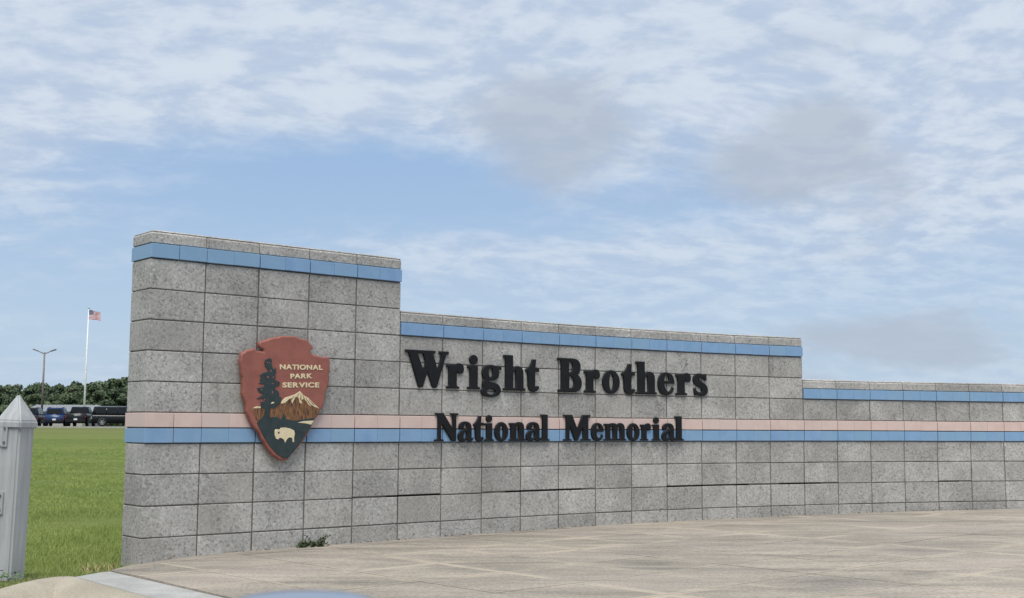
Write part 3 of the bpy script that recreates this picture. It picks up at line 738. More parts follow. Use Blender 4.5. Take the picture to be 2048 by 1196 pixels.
# ------------------------------------------------------------------ gate post and gate
def gate():
    cx, cy = -2.875, 6.99; zb = -.10
    root = empty('gate_post', (cx, cy, zb), R(-14), label='grey painted square gate post with pyramid cap left of the wall', cat='post')
    root.rotation_euler = (0, R(1.2), R(-14))
    hw = .071; H = .945
    bm = bmesh.new(); add_box(bm, -hw, hw, -hw, hw, 0, H)
    bmesh.ops.bevel(bm, geom=[e for e in bm.edges if abs(e.verts[0].co.z - e.verts[1].co.z) > .1], offset=.012, segments=3, affect='EDGES')
    link('post_shaft', bm_mesh('post_shaft', bm), M_POST, root)
    bm = bmesh.new(); c = .083
    v = [bm.verts.new(q) for q in ((-c, -c, 0), (c, -c, 0), (c, c, 0), (-c, c, 0), (-c, -c, .042), (c, -c, .042), (c, c, .042), (-c, c, .042), (0, 0, .208))]
    for f in ((3, 2, 1, 0), (0, 1, 5, 4), (1, 2, 6, 5), (2, 3, 7, 6), (3, 0, 4, 7), (4, 5, 8), (5, 6, 8), (6, 7, 8), (7, 4, 8)): bm.faces.new([v[i] for i in f])
    bmesh.ops.bevel(bm, geom=list(bm.edges), offset=.008, segments=3, affect='EDGES')
    link('post_cap', bm_mesh('post_cap', bm), M_POST, root, Matrix.Translation((0, 0, H - .01)))
    for z in (.905, .525):
        bm = bmesh.new()
        prf = [(-.20, .05), (.0, .05), (.0, -.075), (-.03, -.075), (-.20, .012)]
        a = [bm.verts.new((x, -.082, q)) for x, q in prf]; b = [bm.verts.new((x, -.070, q)) for x, q in prf]
        bm.faces.new(a[::-1]); bm.faces.new(b)
        for i in range(5): bm.faces.new((a[i], a[(i + 1) % 5], b[(i + 1) % 5], b[i]))
        br = link('hinge_bracket', bm_mesh('hinge_bracket', bm), M_POST, root, Matrix.Translation((0, 0, z)))
        for q in (-.05, .03):
            bm = bmesh.new(); add_tube(bm, [(-.016, -.089, q), (-.016, -.081, q)], .007, 6); link('bolt', bm_mesh('bolt', bm), M_LAMPPOST, br)
    # gate leaf swinging off to the left
    g = empty('field_gate', (cx - .26, cy - .09, zb), R(-8), label='grey tubular gate hung on the post at the left edge', cat='gate')
    bm = bmesh.new(); add_tube(bm, [(0, 0, .12), (0, 0, .93)], .03, 12); link('stile', bm_mesh('stile', bm, True), M_POST, g)
    for z in (.93, .66, .40, .14):
        bm = bmesh.new(); add_tube(bm, [(.0, 0, z), (-3.2, 0, z)], .026, 12); link('rail', bm_mesh('rail', bm, True), M_POST, g)
    bm = bmesh.new(); add_tube(bm, [(0, 0, .16), (-1.55, 0, .90)], .02, 10); link('brace', bm_mesh('brace', bm, True), M_POST, g)
    bm = bmesh.new(); add_tube(bm, [(-3.2, 0, .12), (-3.2, 0, .95)], .03, 12); link('stile', bm_mesh('stile', bm, True), M_POST, g)
    bm = bmesh.new(); add_tube(bm, [(-.02, 0, .955), (.05, -.01, .962), (.085, -.012, .93), (.10, -.012, .88)], [.03, .03, .026, .02], 10)
    link('hinge_strap', bm_mesh('hinge_strap', bm, True), M_POST, g)
gate()

# ------------------------------------------------------------------ far things: placed by bearing and distance
def far(px, Y): return ((px - 1024) / 2405.13 * Y * .9945, Y)      # photo column at a distance
CP = .647
def wheel(name, parent, x, y, r=.38, w=.26, flip=1):
    bm = bmesh.new(); n = 24; prof = [(.62, -.5), (.92, -.5), (1, -.38), (1, .38), (.92, .5), (.62, .5)]
    rings = [[bm.verts.new((u * w, math.cos(a) * k * r, math.sin(a) * k * r)) for a in np.linspace(0, 2 * math.pi, n + 1)[:-1]] for k, u in prof]
    for A, B in zip(rings, rings[1:]):
        for i in range(n): bm.faces.new((A[i], A[(i + 1) % n], B[(i + 1) % n], B[i]))
    wh = link(name, bm_mesh('tyre', bm, True), M_TYRE, parent, Matrix.Translation((x, y, r)))
    bm = bmesh.new(); add_tube(bm, [(-w * .42, 0, 0), (w * .42, 0, 0)], r * .2, 10)
    for k in range(6):
        a = k * math.pi / 3
        for s in (-1, 1):
            q = [Vector((s * w * .45, math.cos(a + d) * u * r, math.sin(a + d) * u * r)) for u, d in ((.12, -.5), (.64, -.16), (.64, .16), (.12, .5))]
            bm.faces.new([bm.verts.new(p) for p in q])
    add_tube(bm, [(-w * .44, 0, 0), (w * .44, 0, 0)], r * .64, 20, False)
    link('rim', bm_mesh('rim', bm), M_RIM, wh)
def loft(bm, secs, mi=0):
    """secs: list of (y, [(halfwidth, z)...]) bottom to top; symmetric hull"""
    rings = []
    for y, pr in secs:
        rings.append([bm.verts.new((w, y, z)) for w, z in pr] + [bm.verts.new((-w, y, z)) for w, z in reversed(pr)])
    n = len(rings[0])
    for A, B in zip(rings, rings[1:]):
        for i in range(n): bm.faces.new((A[i], A[(i + 1) % n], B[(i + 1) % n], B[i]))
    bm.faces.new(rings[0]); bm.faces.new(rings[-1][::-1])
def vehicle(name, label, paint, px, Y, rz, kind, group='vehicles in the car park'):
    x, y = far(px, Y); v = empty(name, (x, y, CP), rz, label=label, cat={'suv': 'car', 'pickup': 'truck', 'big': 'car'}[kind], group=group)
    # local: rear of the vehicle at -Y, nose at +Y, origin at the middle
    L, Wd, Hh, belt = {'suv': (4.5, 1.9, 1.78, 1.08), 'pickup': (5.8, 2.0, 1.9, 1.22), 'big': (5.6, 2.04, 1.9, 1.14)}[kind]
    h = L / 2; b = Wd / 2; wr = {'suv': .37, 'pickup': .42, 'big': .42}[kind]; gc = wr * .72
    bm = bmesh.new(); pr = lambda s, z0, z1: [(b * s * .90, z0), (b * s, z0 + .18), (b * s, z1 - .22), (b * s * .94, z1)]
    if kind == 'pickup':
        loft(bm, [(-h, pr(.95, gc + .12, belt)), (-h + .12, pr(1, gc, belt + .02)), (h - 1.6, pr(1, gc, belt + .02)), (h - .4, pr(.98, gc, belt - .04)), (h, pr(.88, gc + .1, belt - .22))])
    else:
        loft(bm, [(-h, pr(.93, gc + .12, belt - .02)), (-h + .15, pr(1, gc, belt)), (h - 1.4, pr(1, gc, belt)), (h - .35, pr(.97, gc, belt - .10)), (h, pr(.86, gc + .1, belt - .30))])
    bmesh.ops.bevel(bm, geom=list(bm.edges), offset=.03, segments=2, affect='EDGES')
    link('body', bm_mesh('body', bm, True), paint, v)
    # cabin
    y0, y1 = (-h + .06, h - 1.45) if kind != 'pickup' else (-h + 1.95, h - 1.5)
    rk0, rk1 = (.18 if kind != 'pickup' else .12), .75
    def cab(o, zt, grow=0.0):
        bm = bmesh.new(); loft(bm, [(y0 + o, [(b * .93 + grow, belt - .03), (b * .93 + grow, belt)]), (y0 + rk0 + o * .5, [(b * .93 + grow, belt - .03), (b * .74 + grow, zt)]), (y1 - rk1 - o * .5, [(b * .93 + grow, belt - .03), (b * .74 + grow, zt)]), (y1 - o, [(b * .93 + grow, belt - .03), (b * .93 + grow, belt)])])
        return bm
    bm = cab(0, Hh); bmesh.ops.bevel(bm, geom=list(bm.edges), offset=.025, segments=2, affect='EDGES'); link('cabin', bm_mesh('cabin', bm, True), paint, v)
    # glazing: quads 6 mm proud of the cabin
    def pane(nm, q):
        bm = bmesh.new(); c = [Vector(p) for p in q]; nrm = (c[1] - c[0]).cross(c[3] - c[0]).normalized()
        a = [bm.verts.new(p + nrm * .012) for p in c]; d = [bm.verts.new(p - nrm * .02) for p in c]
        bm.faces.new(a); bm.faces.new(d[::-1])
        for i in range(4): bm.faces.new((a[i], a[(i + 1) % 4], d[(i + 1) % 4], d[i]))
        link(nm, bm_mesh(nm, bm), M_GLASS, v)
    def lerp(a, c, t): return Vector(a).lerp(Vector(c), t)
    zt = Hh
    A0, A1 = Vector((-b * .93, y0, belt)), Vector((b * .93, y0, belt)); B0, B1 = Vector((-b * .74, y0 + rk0, zt)), Vector((b * .74, y0 + rk0, zt))
    pane('rear_window', (lerp(A0, B0, .12).lerp(lerp(A1, B1, .12), .07), lerp(A0, B0, .12).lerp(lerp(A1, B1, .12), .93), lerp(A0, B0, .85).lerp(lerp(A1, B1, .85), .93), lerp(A0, B0, .85).lerp(lerp(A1, B1, .85), .07)))
    for s in (-1, 1):
        q = lambda yy, t: Vector((s * (b * .93 + (b * .74 - b * .93) * t), yy, belt + (zt - belt) * t))
        ya, yb = y0 + rk0 + .12, y1 - rk1 - .02; nwin = 3 if kind == 'big' else 2
        for k in range(nwin):
            u0 = ya + (yb - ya) * k / nwin + .04; u1 = ya + (yb - ya) * (k + 1) / nwin - .04
            pts = (q(u0, .14), q(u1 + (.25 if k == nwin - 1 else 0), .14), q(u1, .86), q(u0, .86))
            pane('side_window', pts if s > 0 else pts[::-1])
    wb = h - .95
    for s in (-1, 1):
        for yy in (-wb + .05, wb - .05): wheel('wheel', v, s * (b - .105), yy, wr)
    for s in (-1, 1):
        tz = (belt - .32) if kind != 'pickup' else belt - .28
        link('tail_lamp', box_mesh('tail_lamp', s * b * .90 - .07, s * b * .90 + .06, -h - .012, -h + .16, tz - .12, tz + .14, .01), M_TAIL if kind != 'big' else M_RIM, v)
        link('headlamp', box_mesh('headlamp', s * b * .68 - .16, s * b * .68 + .16, h - .12, h + .012, belt - .48, belt - .34, .01), M_PLATE, v)
        link('door_mirror', box_mesh('door_mirror', s * (b + .1) - .11, s * (b + .1) + .11, y1 - .55, y1 - .42, belt - .02, belt + .16, .03), paint, v)
    link('rear_bumper', box_mesh('rear_bumper', -b * .93, b * .93, -h - .09, -h + .1, gc + .1, gc + .36, .03), M_BLACKPLASTIC if kind != 'pickup' else M_CHROME if False else M_BLACKPLASTIC, v)
    link('number_plate', box_mesh('number_plate', -.16, .16, -h - .105, -h - .088, gc + .30, gc + .46), M_PLATE, v)
    if kind == 'pickup': link('tailgate_badge', box_mesh('tailgate_badge', -.12, .12, -h - .012, -h + .02, belt - .22, belt - .13), M_CHROME, v)
    if kind != 'pickup':
        for s in (-1, 1): link('roof_rail', box_mesh('roof_rail', s * b * .66 - .02, s * b * .66 + .02, y0 + .4, y1 - 1.0, Hh - .01, Hh + .05), M_BLACKPLASTIC if kind == 'suv' else M_CHROME, v)
    return v
vehicle('parked_car', 'dark car half hidden behind the gate post in the car park', M_DKCAR, 68, 119.5, R(10), 'suv')
vehicle('parked_car', 'blue sport utility car with white number plate parked tail first', M_BLUECAR, 117, 118.0, R(12), 'suv')
vehicle('pickup_truck', 'black pickup truck with red tail lamp parked beside the blue car', M_BLACKCAR, 163, 118.5, R(10), 'pickup')
vehicle('parked_car', 'large black sport utility car side on, partly hidden by the sign wall', M_BLACKCAR, 245, 116.8, R(-72), 'big')

def lamp_post():
    x, y = far(84, 132); r = empty('lamp_post', (x, y, CP - .1), R(4), label='bronze parking lot lamp post with two arms', cat='lamp post')
    H = 8.15
    bm = bmesh.new(); add_tube(bm, [(0, 0, 0), (0, 0, H)], [.13, .085], 12); link('pole', bm_mesh('pole', bm, True), M_LAMPPOST, r)
    link('base', box_mesh('base', -.25, .25, -.25, .25, -.1, .5, .03), M_WALLB, r)
    for s in (-1, 1):
        bm = bmesh.new(); add_tube(bm, [(0, 0, H - .2), (s * .45, 0, H + .02), (s * .72, 0, H + .14)], .045, 8); a = link('lamp_arm', bm_mesh('lamp_arm', bm, True), M_LAMPPOST, r)
        bm = bmesh.new(); add_box(bm, -.32, .32, -.17, .17, -.05, .05); bmesh.ops.bevel(bm, geom=list(bm.edges), offset=.03, segments=2, affect='EDGES')
        link('lamp_head', bm_mesh('lamp_head', bm), M_LAMPPOST, a, Matrix.Translation((s * .95, 0, H + .22)) @ Matrix.Rotation(-s * .35, 4, 'Y'))
lamp_post()
def flagpole():
    x, y = far(168.5, 146); r = empty('flagpole', (x, y, CP - .1), label='tall white flagpole behind the parked cars', cat='flagpole'); r.rotation_euler = (0, R(.15), 0)
    H = 14.35
    bm = bmesh.new(); add_tube(bm, [(0, 0, 0), (0, 0, 6), (0, 0, H)], [.14, .11, .05], 14); link('pole', bm_mesh('pole', bm, True), M_WHITEPOLE, r)
    bm = bmesh.new(); bmesh.ops.create_uvsphere(bm, u_segments=12, v_segments=8, radius=.12); link('finial', bm_mesh('finial', bm, True), M_RIM, r, Matrix.Translation((0, 0, H + .1)))
    f = empty('flag', (x + .1, y, CP - .1 + H - .15), label='stars and stripes flag flying to the right from the pole top', cat='flag')
    fly, hoist, nu = 1.5, 1.15, 26
    def pt(u, t):   # u along the fly 0..1, t down the hoist 0..1
        wv = math.sin(u * 9 + t * 1.4)
        return Vector((u * fly * (.93 + .07 * t), .13 * wv * u ** .6, -t * hoist * (1 - .16 * u) - .40 * u ** 1.3 + .05 * wv * u))
    for s in range(13):
        t0, t1 = s / 13, (s + 1) / 13; u0 = .4 if s < 7 else 0
        bm = bmesh.new(); us = np.linspace(u0, 1, nu); a = [bm.verts.new(pt(u, t0)) for u in us]; c = [bm.verts.new(pt(u, t1)) for u in us]
        for i in range(nu - 1): bm.faces.new((a[i], c[i], c[i + 1], a[i + 1]))
        link('red_stripe' if s % 2 == 0 else 'white_stripe', bm_mesh('stripe', bm, True), M_FLAGR if s % 2 == 0 else M_FLAGW, f)
    bm = bmesh.new(); us = np.linspace(0, .4, 10); ts = np.linspace(0, 7 / 13, 8); g = [[bm.verts.new(pt(u, t)) for u in us] for t in ts]
    for i in range(7):
        for k in range(9): bm.faces.new((g[i][k], g[i + 1][k], g[i + 1][k + 1], g[i][k + 1]))
    cn = link('canton', bm_mesh('canton', bm, True), M_FLAGB, f)
    bm = bmesh.new()
    for rr_ in range(9):
        for cc in range(6 if rr_ % 2 == 0 else 5):
            u = .4 * ((cc + (.5 if rr_ % 2 == 0 else 1.0)) / 6); t = 7 / 13 * (rr_ + .5) / 9; p = pt(u, t) + Vector((0, -.012, 0)); ps = []
            for k in range(10):
                a = math.pi / 2 + k * math.pi / 5; q = .03 if k % 2 == 0 else .012; ps.append(bm.verts.new(p + Vector((q * math.cos(a), 0, q * math.sin(a)))))
            bm.faces.new(ps)
    link('stars', bm_mesh('stars', bm), M_FLAGW, cn, kind='stuff')
flagpole()
def building():
    x0, _ = far(60, 160); x1, _ = far(189, 160); y0, y1 = 158, 166
    r = empty('low_building', (x0, y0, CP - .2), label='low building with grey standing seam metal roof behind the cars', cat='building')
    L = x1 - x0; ez, rz_ = 2.05, 2.98
    link('wall', box_mesh('wall', .3, L - .3, .4, 8 - .4, 0, ez - .02), M_WALLB, r)
    bm = bmesh.new()
    A = [bm.verts.new(q) for q in ((0, -.2, ez), (L + .6, -.2, ez), (L - .1, 4, rz_), (0, 4, rz_))]; B = [bm.verts.new(q) for q in ((0, 8.2, ez), (L + .6, 8.2, ez))]
    bm.faces.new(A); bm.faces.new((A[3], A[2], B[1], B[0])); bm.faces.new((A[1], B[1], A[2])); bm.faces.new((A[0], A[3], B[0]))
    rf = link('roof', bm_mesh('roof', bm), M_ROOF, r)
    sm = bmesh.new(); add_tube(sm, [(0, -.2, 0), (0, 4, rz_ - ez)], .035, 4); seam = bm_mesh('roof_seam', sm)
    for k in range(int(L / .45)): link('roof_seam', seam, M_ROOF, rf, Matrix.Translation((.2 + k * .45, 0, ez + .02)))
    for k in range(4): link('window', box_mesh('window', 1 + k * 2, 2 + k * 2, .36, .45, .9, 1.8), M_GLASS, r)
building()

# ------------------------------------------------------------------ trees
def crown_mesh(name, h, wd, n, seed, conic=.3):
    rg = np.random.default_rng(seed)
    # clumps spread through an uneven volume
    nc = 26; cl = []
    for i in range(nc):
        t = rg.uniform(.12, 1); ang = rg.uniform(0, 2 * math.pi); rad = wd * .5 * math.sqrt(rg.uniform(0, 1)) * (1 - conic * t) * (1.05 if t < .75 else .72)
        cl.append((rad * math.cos(ang), rad * math.sin(ang), h * (.06 + .86 * t), rg.uniform(.13, .24) * wd))
    cl = np.array(cl); idx = rg.integers(0, nc, n); d = rg.normal(size=(n, 3)); d /= np.linalg.norm(d, axis=1)[:, None]
    r_ = cl[idx, 3] * rg.uniform(.55, 1.08, n) ; ctr = cl[idx, :3] + d * r_[:, None] * np.array([1, 1, .75])
    nrm = d + rg.normal(size=(n, 3)) * .55; nrm /= np.linalg.norm(nrm, axis=1)[:, None]
    a = np.cross(nrm, rg.normal(size=(n, 3))); a /= np.linalg.norm(a, axis=1)[:, None]; b = np.cross(nrm, a)
    s = rg.uniform(.09, .22, n)[:, None]
    V = np.stack([ctr - a * s - b * s * .5, ctr + a * s - b * s * .5, ctr + a * s * .6 + b * s, ctr - a * s * .6 + b * s], 1).reshape(-1, 3)
    return np_mesh(name, V, np.arange(n * 4).reshape(-1, 4))
def trunk_mesh(h, seed):
    rr = random.Random(seed); bm = bmesh.new(); top = Vector((rr.uniform(-.2, .2), rr.uniform(-.2, .2), h * .75))
    add_tube(bm, [(0, 0, -.2), (top.x * .5, top.y * .5, h * .4), tuple(top)], [.16, .12, .05], 7)
    for k in range(7):
        z = h * (.25 + .5 * k / 7); a = rr.uniform(0, 6.28); l = h * .22; c = Vector((top.x * z / h, top.y * z / h, z))
        add_tube(bm, [c, c + Vector((math.cos(a) * l, math.sin(a) * l, l * .5))], [.06, .02], 5)
    return bm_mesh('trunk', bm, True)
def wood():
    protos = [(crown_mesh('crown', h, wd, 6500, s, cn), trunk_mesh(h, s), h) for h, wd, s, cn in ((6.6, 5.2, 1, .25), (7.4, 4.6, 2, .45), (6.0, 5.8, 3, .2), (7.0, 4.4, 4, .5), (6.4, 5.0, 5, .3))]
    # photo column, top row, distance
    spots = [(-40, 764, 196), (-8, 766, 190), (22, 764, 199), (47, 771, 188), (74, 766, 196), (101, 764, 191), (124, 770, 199), (146, 766, 189), (166, 760, 197), (186, 763, 190), (207, 755, 198), (230, 753, 192), (252, 748, 197), (278, 748, 191), (306, 746, 198),
             (5, 780, 181), (36, 785, 184), (64, 784, 180), (92, 782, 183), (118, 786, 181), (141, 782, 184), (170, 780, 181), (198, 776, 183), (224, 772, 180), (246, 770, 184), (272, 768, 181)]
    for i, (px, py, Y) in enumerate(spots):
        x, y = far(px, Y); hor = 851.5 + (px - 1024) * .00588; H = (hor - py) / 2405 * Y + EYE - CP + .1
        cm, tm, h = protos[(i * 3) % 5]; k = H / (h * 1.02)
        ordn = ['first', 'second', 'third', 'fourth', 'fifth', 'sixth', 'seventh', 'eighth', 'ninth', 'tenth', 'eleventh', 'twelfth', 'thirteenth', 'fourteenth', 'fifteenth']
        lb = f'tall skyline tree of the far wood, {ordn[i]} crown from the left' if i < 15 else f'lower tree fronting the far wood above the cars, {ordn[i - 15]} from the left'
        r = empty('wood_tree', (x, y, CP - .1), random.uniform(0, 6.28), label=lb, cat='tree', group='trees of the wood behind the car park')
        r.scale = (k * random.uniform(1.0, 1.15), k * random.uniform(1.0, 1.15), k)
        link('trunk', tm, M_BARK, r)
        c = link('crown', cm, M_LEAFS[i % 3], r)
        c.material_slots[0].link = 'OBJECT'; c.material_slots[0].material = M_LEAFS[(i * 7 + i // 5) % 3]
    # shrubs closing the foot of the wood
    rg = np.random.default_rng(5); n = 16000
    xs = rg.uniform(-100, -52, n); ys = rg.uniform(174, 205, n); zs = CP - .1 + rg.uniform(0, 1, n) ** 1.2 * (2.6 + .9 * np.sin(xs * .9) + .6 * np.sin(xs * 2.3 + ys))
    # the wood runs on behind the sign wall and out to the left as one mass
    m_ = 60000; x2 = np.where(rg.uniform(0, 1, m_) < .72, rg.uniform(-56, -5, m_), rg.uniform(-130, -99, m_)); y2 = rg.uniform(181, 205, m_)
    top = 6.9 + 1.0 * np.sin(x2 * .55) + .8 * np.sin(x2 * 1.37 + 1) + .5 * np.sin(x2 * 3.1 + y2 * .6) - .06 * np.clip(y2 - 196, 0, 20)
    z2 = CP - .1 + top * rg.uniform(0, 1, m_) ** .6
    xs, ys, zs = np.r_[xs, x2], np.r_[ys, y2], np.r_[zs, z2]; n += m_
    ctr = np.stack([xs, ys, zs], 1); a = rg.normal(size=(n, 3)); a /= np.linalg.norm(a, axis=1)[:, None]; b = np.cross(a, rg.normal(size=(n, 3))); b /= np.linalg.norm(b, axis=1)[:, None]
    s = rg.uniform(.15, .34, n)[:, None]
    V = np.stack([ctr - a * s - b * s, ctr + a * s - b * s * .6, ctr + a * s * .7 + b * s, ctr - a * s * .8 + b * s * .8], 1).reshape(-1, 3)
    link('undergrowth', np_mesh('undergrowth', V, np.arange(n * 4).reshape(-1, 4)), M_LEAFS[1], kind='stuff', label='dense green undergrowth and crowded foliage filling the far wood', cat='undergrowth')
wood()

# ------------------------------------------------------------------ grass, weeds
def in_hard(x, y):
    """inside the kerb, margin or paving"""
    t = np.array([math.cos(hd(0)), math.sin(hd(0))]); n = np.array([-t[1], t[0]])
    d = (x - P[0].x) * n[0] + (y - P[0].y) * n[1]; s = (x - P[0].x) * t[0] + (y - P[0].y) * t[1]
    wall = (s > -.02) & (d < TH + .02)
    poly = np.array([(-2.97, 5.2), (-2.82, 5.8), (-2.72, 6.3), (-2.69, 6.7), (-2.66, 6.9), (-2.52, 7.05), (-2.50, 7.60), (-2.3, 7.9), (-1, 7.5), (-.5, 5)])
    ins = np.zeros(len(x), bool); m = len(poly)
    for i in range(m):
        (x0, y0), (x1, y1) = poly[i - 1], poly[i]; c = ((y0 > y) != (y1 > y)); 
        with np.errstate(all='ignore'): xi = (x1 - x0) * (y - y0) / (y1 - y0) + x0
        ins ^= c & (x < xi)
    return wall | ins
def blades(name, x, y, hgt, wdt, mat, lean=.5, z=None, parent=None, **kw):
    n = len(x); rg = RNG
    z = ground_z(x, y) - .01 if z is None else z
    a = rg.uniform(0, 2 * math.pi, n); la = rg.uniform(0, 2 * math.pi, n); ln = rg.uniform(.05, lean, n) * hgt
    dx, dy = np.cos(a) * wdt, np.sin(a) * wdt
    b0 = np.stack([x - dx, y - dy, z], 1); b1 = np.stack([x + dx, y + dy, z], 1)
    mx, my = x + np.cos(la) * ln * .35, y + np.sin(la) * ln * .35
    m0 = np.stack([mx - dx * .8, my - dy * .8, z + hgt * .6], 1); m1 = np.stack([mx + dx * .8, my + dy * .8, z + hgt * .6], 1)
    tp = np.stack([x + np.cos(la) * ln, y + np.sin(la) * ln, z + hgt], 1)
    V = np.stack([b0, b1, m1, m0, tp], 1).reshape(-1, 3); i = np.arange(n)[:, None] * 5
    F = np.concatenate([i + np.array([[0, 1, 2]]), i + np.array([[0, 2, 3]]), i + np.array([[3, 2, 4]])])
    return link(name, np_mesh(name, V, F), mat, parent, **kw)
def lawn_blades():
    rg = RNG; n = 900000
    y = 6.2 + 58 * rg.uniform(0, 1, n) ** 2.5
    u = rg.uniform(-.54, -.21, n); x = u * y + rg.uniform(-.5, .5, n)
    keep = ~in_hard(x, y) & (rg.uniform(0, 1, n) > np.clip((y - 20) / 44, 0, 1)); x, y = x[keep], y[keep]
    # thin, worn turf by the kerb and patches of longer grass beyond
    patch = np.sin(x * 5.1 + 1.3 * np.sin(y * 3.1)) * np.sin(y * 4.3 + np.sin(x * 6)); near = np.clip((8.35 - y) / .8, 0, 1)
    keep = rg.uniform(0, 1, len(x)) > np.maximum(near * (.62 + .4 * patch), 1.25 * np.exp(-((x + 2.62) ** 2 / .035 + (y - 7.78) ** 2 / .07))); x, y = x[keep], y[keep]; near = np.clip((8.2 - y) / 1.0, 0, 1)
    n = len(x); clump = 1 + .30 * np.sin(x * 1.9 + 2 * np.sin(y * .8)) + .22 * np.sin(y * 1.3 + 1.7 * np.sin(x * 2.7))
    hgt = rg.uniform(.014, .042, n) * (1 - .3 * near) * clump; wdt = rg.uniform(.0011, .0021, n) * np.clip(y / 9, 1, 4)
    z = ground_z(x, y) - .008; a = rg.uniform(0, 2 * math.pi, n); la = rg.uniform(0, 2 * math.pi, n); ln = rg.uniform(.1, 1.1, n) * hgt
    dx, dy = np.cos(a) * wdt, np.sin(a) * wdt
    V = np.stack([np.stack([x - dx, y - dy, z], 1), np.stack([x + dx, y + dy, z], 1), np.stack([x + np.cos(la) * ln, y + np.sin(la) * ln, z + hgt], 1)], 1).reshape(-1, 3)
    link('grass', np_mesh('grass', V, np.arange(n * 3).reshape(-1, 3)), M_BLADE, kind='stuff', label='short green grass blades of the near lawn', cat='grass')
lawn_blades()
def plant_tuft(name, cx, cy, cz, n, rad, hgt, mat, label, wd=.003, lean=1.2, cat='grass tuft'):
    r = empty(name, (cx, cy, cz), label=label, cat=cat)
    a = RNG.uniform(0, 6.28, n); q = rad * np.sqrt(RNG.uniform(0, 1, n)); x, y = q * np.cos(a), q * np.sin(a)
    blades('leaf_blades', x, y, RNG.uniform(.4, 1, n) * hgt, np.full(n, wd), mat, lean, z=np.zeros(n), parent=r, kind='stuff')
    return r
plant_tuft('dry_grass_tuft', -2.60, 7.74, -.07, 60, .11, .085, M_DRY, 'straw coloured dry grass tuft at the lawn corner', .003, 1.4)
def weed(k, d, size, label):
    p, h = frame(k); n = Vector((math.sin(h), -math.cos(h))); q = p + n * d
    r = empty('weed', (q.x, q.y, gz(q.x)), h, label=label, cat='weed'); rr = random.Random(int(k * 10)); bm = bmesh.new(); lf = bmesh.new()
    for s in range(16):
        a = rr.uniform(-.3, math.pi + .3); l = size * rr.uniform(.5, 1.0); up = rr.uniform(.25, 1.1) if s % 3 else rr.uniform(1.0, 1.6)
        o = Vector((rr.uniform(-.4, .4) * size, -.01, 0)); tip = o + Vector((math.cos(a) * l, -abs(math.sin(a)) * l * .45, l * up * .62)); add_tube(bm, [o, o.lerp(tip, .5) + Vector((0, 0, .01)), tip], [.0022, .0018, .0008], 4)
        for t in np.linspace(.15, 1, 13):
            c = o.lerp(tip, t); d_ = Vector((rr.uniform(-1, 1), rr.uniform(-1, .4), rr.uniform(-.3, 1))).normalized(); sd = d_.cross(Vector((rr.uniform(-1, 1), rr.uniform(-1, 1), .3))).normalized(); ll = rr.uniform(.012, .026)
            lf.faces.new([lf.verts.new(v) for v in (c, c + d_ * ll * .5 + sd * ll * .3, c + d_ * ll, c + d_ * ll * .5 - sd * ll * .3)])
    link('stem', bm_mesh('stem', bm), M_BARK, r); link('leaves', bm_mesh('leaves', lf), M_WEED, r, kind='stuff')
weed(3.18, .035, .10, 'bushy green weed growing at the foot of the tall wall section')
weed(2.95, .025, .055, 'low flat weed beside the bushier one at the wall foot')
def clover():
    n = 900; x = RNG.uniform(-3.6, -2.74, n); y = RNG.uniform(6.15, 6.95, n); keep = ~in_hard(x, y); x, y = x[keep], y[keep]; n = len(x)
    z = ground_z(x, y) + RNG.uniform(.0, .06, n); c = np.stack([x, y, z], 1); a = RNG.normal(size=(n, 3)) * np.array([1, 1, .35]); a /= np.linalg.norm(a, axis=1)[:, None]
    b = np.cross(a, RNG.normal(size=(n, 3)) * .3 + np.array([0, 0, 1.])); b /= np.linalg.norm(b, axis=1)[:, None]; s = RNG.uniform(.007, .016, n)[:, None]
    V = np.stack([c - a * s, c - b * s * .6, c + a * s, c + b * s * .6], 1).reshape(-1, 3)
    link('ground_weeds', np_mesh('ground_weeds', V, np.arange(n * 4).reshape(-1, 4)), mat_leaf('clover_green', (.05, .12, .02), (.09, .18, .03), 9), kind='stuff', label='bright green broad leaved weeds at the foot of the gate post', cat='weeds')
clover()
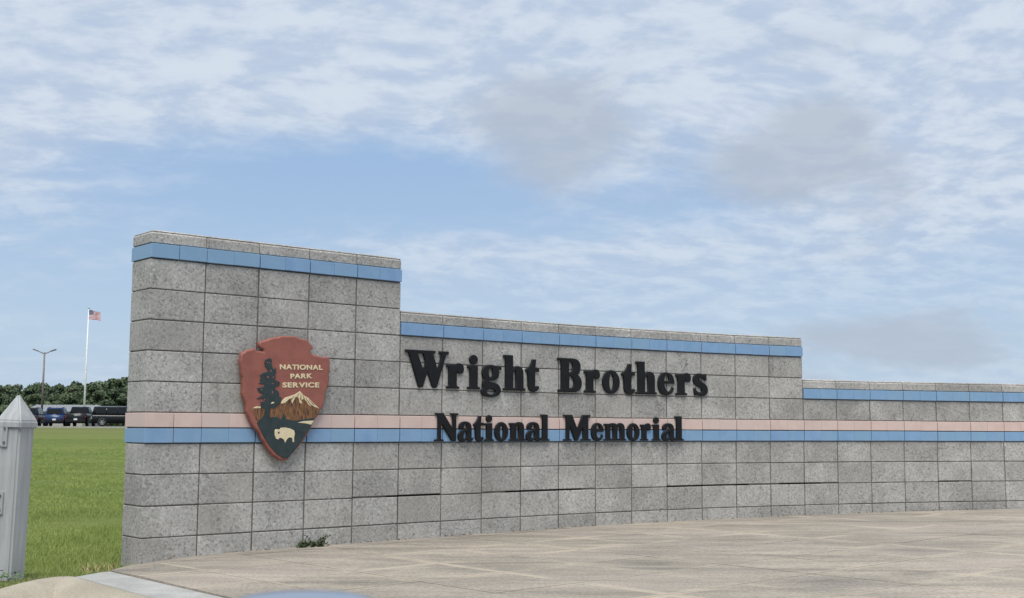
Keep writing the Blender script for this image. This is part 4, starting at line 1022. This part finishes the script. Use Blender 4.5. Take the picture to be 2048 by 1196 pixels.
def debris():
    # bits of leaf litter along the wall foot
    m1 = plain('dead_leaf', (.10, .065, .035), .9); rr = random.Random(8)
    n = 0; bm = bmesh.new()
    for i in range(130):
        k = rr.uniform(.2, 22); p, h = frame(k); nn = Vector((math.sin(h), -math.cos(h))); q = p + nn * abs(rr.gauss(.012, .02)) + nn * .004
        s = rr.uniform(.004, .013); a = rr.uniform(0, 6.28); z = gz(q.x) + .004
        c = Vector((q.x, q.y, z)); u = Vector((math.cos(a), math.sin(a), rr.uniform(0, .4))) * s; w_ = Vector((-math.sin(a), math.cos(a), rr.uniform(0, .4))) * s * .5
        bm.faces.new([bm.verts.new(c - u), bm.verts.new(c - w_), bm.verts.new(c + u), bm.verts.new(c + w_ + Vector((0, 0, .004)))])
    link('leaf_litter', bm_mesh('leaf_litter', bm), m1, kind='stuff', label='brown leaf litter along the foot of the sign wall', cat='leaf litter')
debris()

# ------------------------------------------------------------------ the car the view is taken from: its door and mirror, just below the view
def car_door():
    r = empty('car_door', (-.208, .72, -.16), R(6), label='blurred blue grey car door mirror rising into the bottom edge', cat='car door')
    # mirror housing: top at the bottom edge of the picture
    ztop = EYE - .0982 + .16; 
    bm = bmesh.new(); bmesh.ops.create_uvsphere(bm, u_segments=40, v_segments=24, radius=1)
    for v in bm.verts:
        x, y, z = v.co; f = lambda c, p: math.copysign(abs(c) ** p, c)
        v.co = Vector((f(x, .78) * .082, f(y, .75) * .055, f(z, .72) * .075))
    link('mirror_housing', bm_mesh('mirror_housing', bm, True), M_MIRROR, r, Matrix.Translation((.085, 0, ztop - .075)))
    link('mirror_glass', box_mesh('mirror_glass', -.085, .085, -.0565, -.050, -.045, .045, .002), M_CHROME, r, Matrix.Translation((.085, 0, ztop - .075)))
    bm = bmesh.new(); add_tube(bm, [(.02, .0, ztop - .12), (-.06, -.05, ztop - .17), (-.12, -.12, ztop - .20)], [.02, .024, .03], 10)
    link('mirror_arm', bm_mesh('mirror_arm', bm, True), M_BLACKPLASTIC, r)
    bm = bmesh.new(); prism(bm, [(-.7, -.22), (.6, -.22), (.6, -.10), (-.7, -.10)], .30, ztop - .19); bmesh.ops.bevel(bm, geom=list(bm.edges), offset=.02, segments=3, affect='EDGES')
    link('door_panel', bm_mesh('door_panel', bm), M_MIRROR, r)
    link('window_seal', box_mesh('window_seal', -.68, .58, -.18, -.14, ztop - .195, ztop - .175, .004), M_BLACKPLASTIC, r)
car_door()
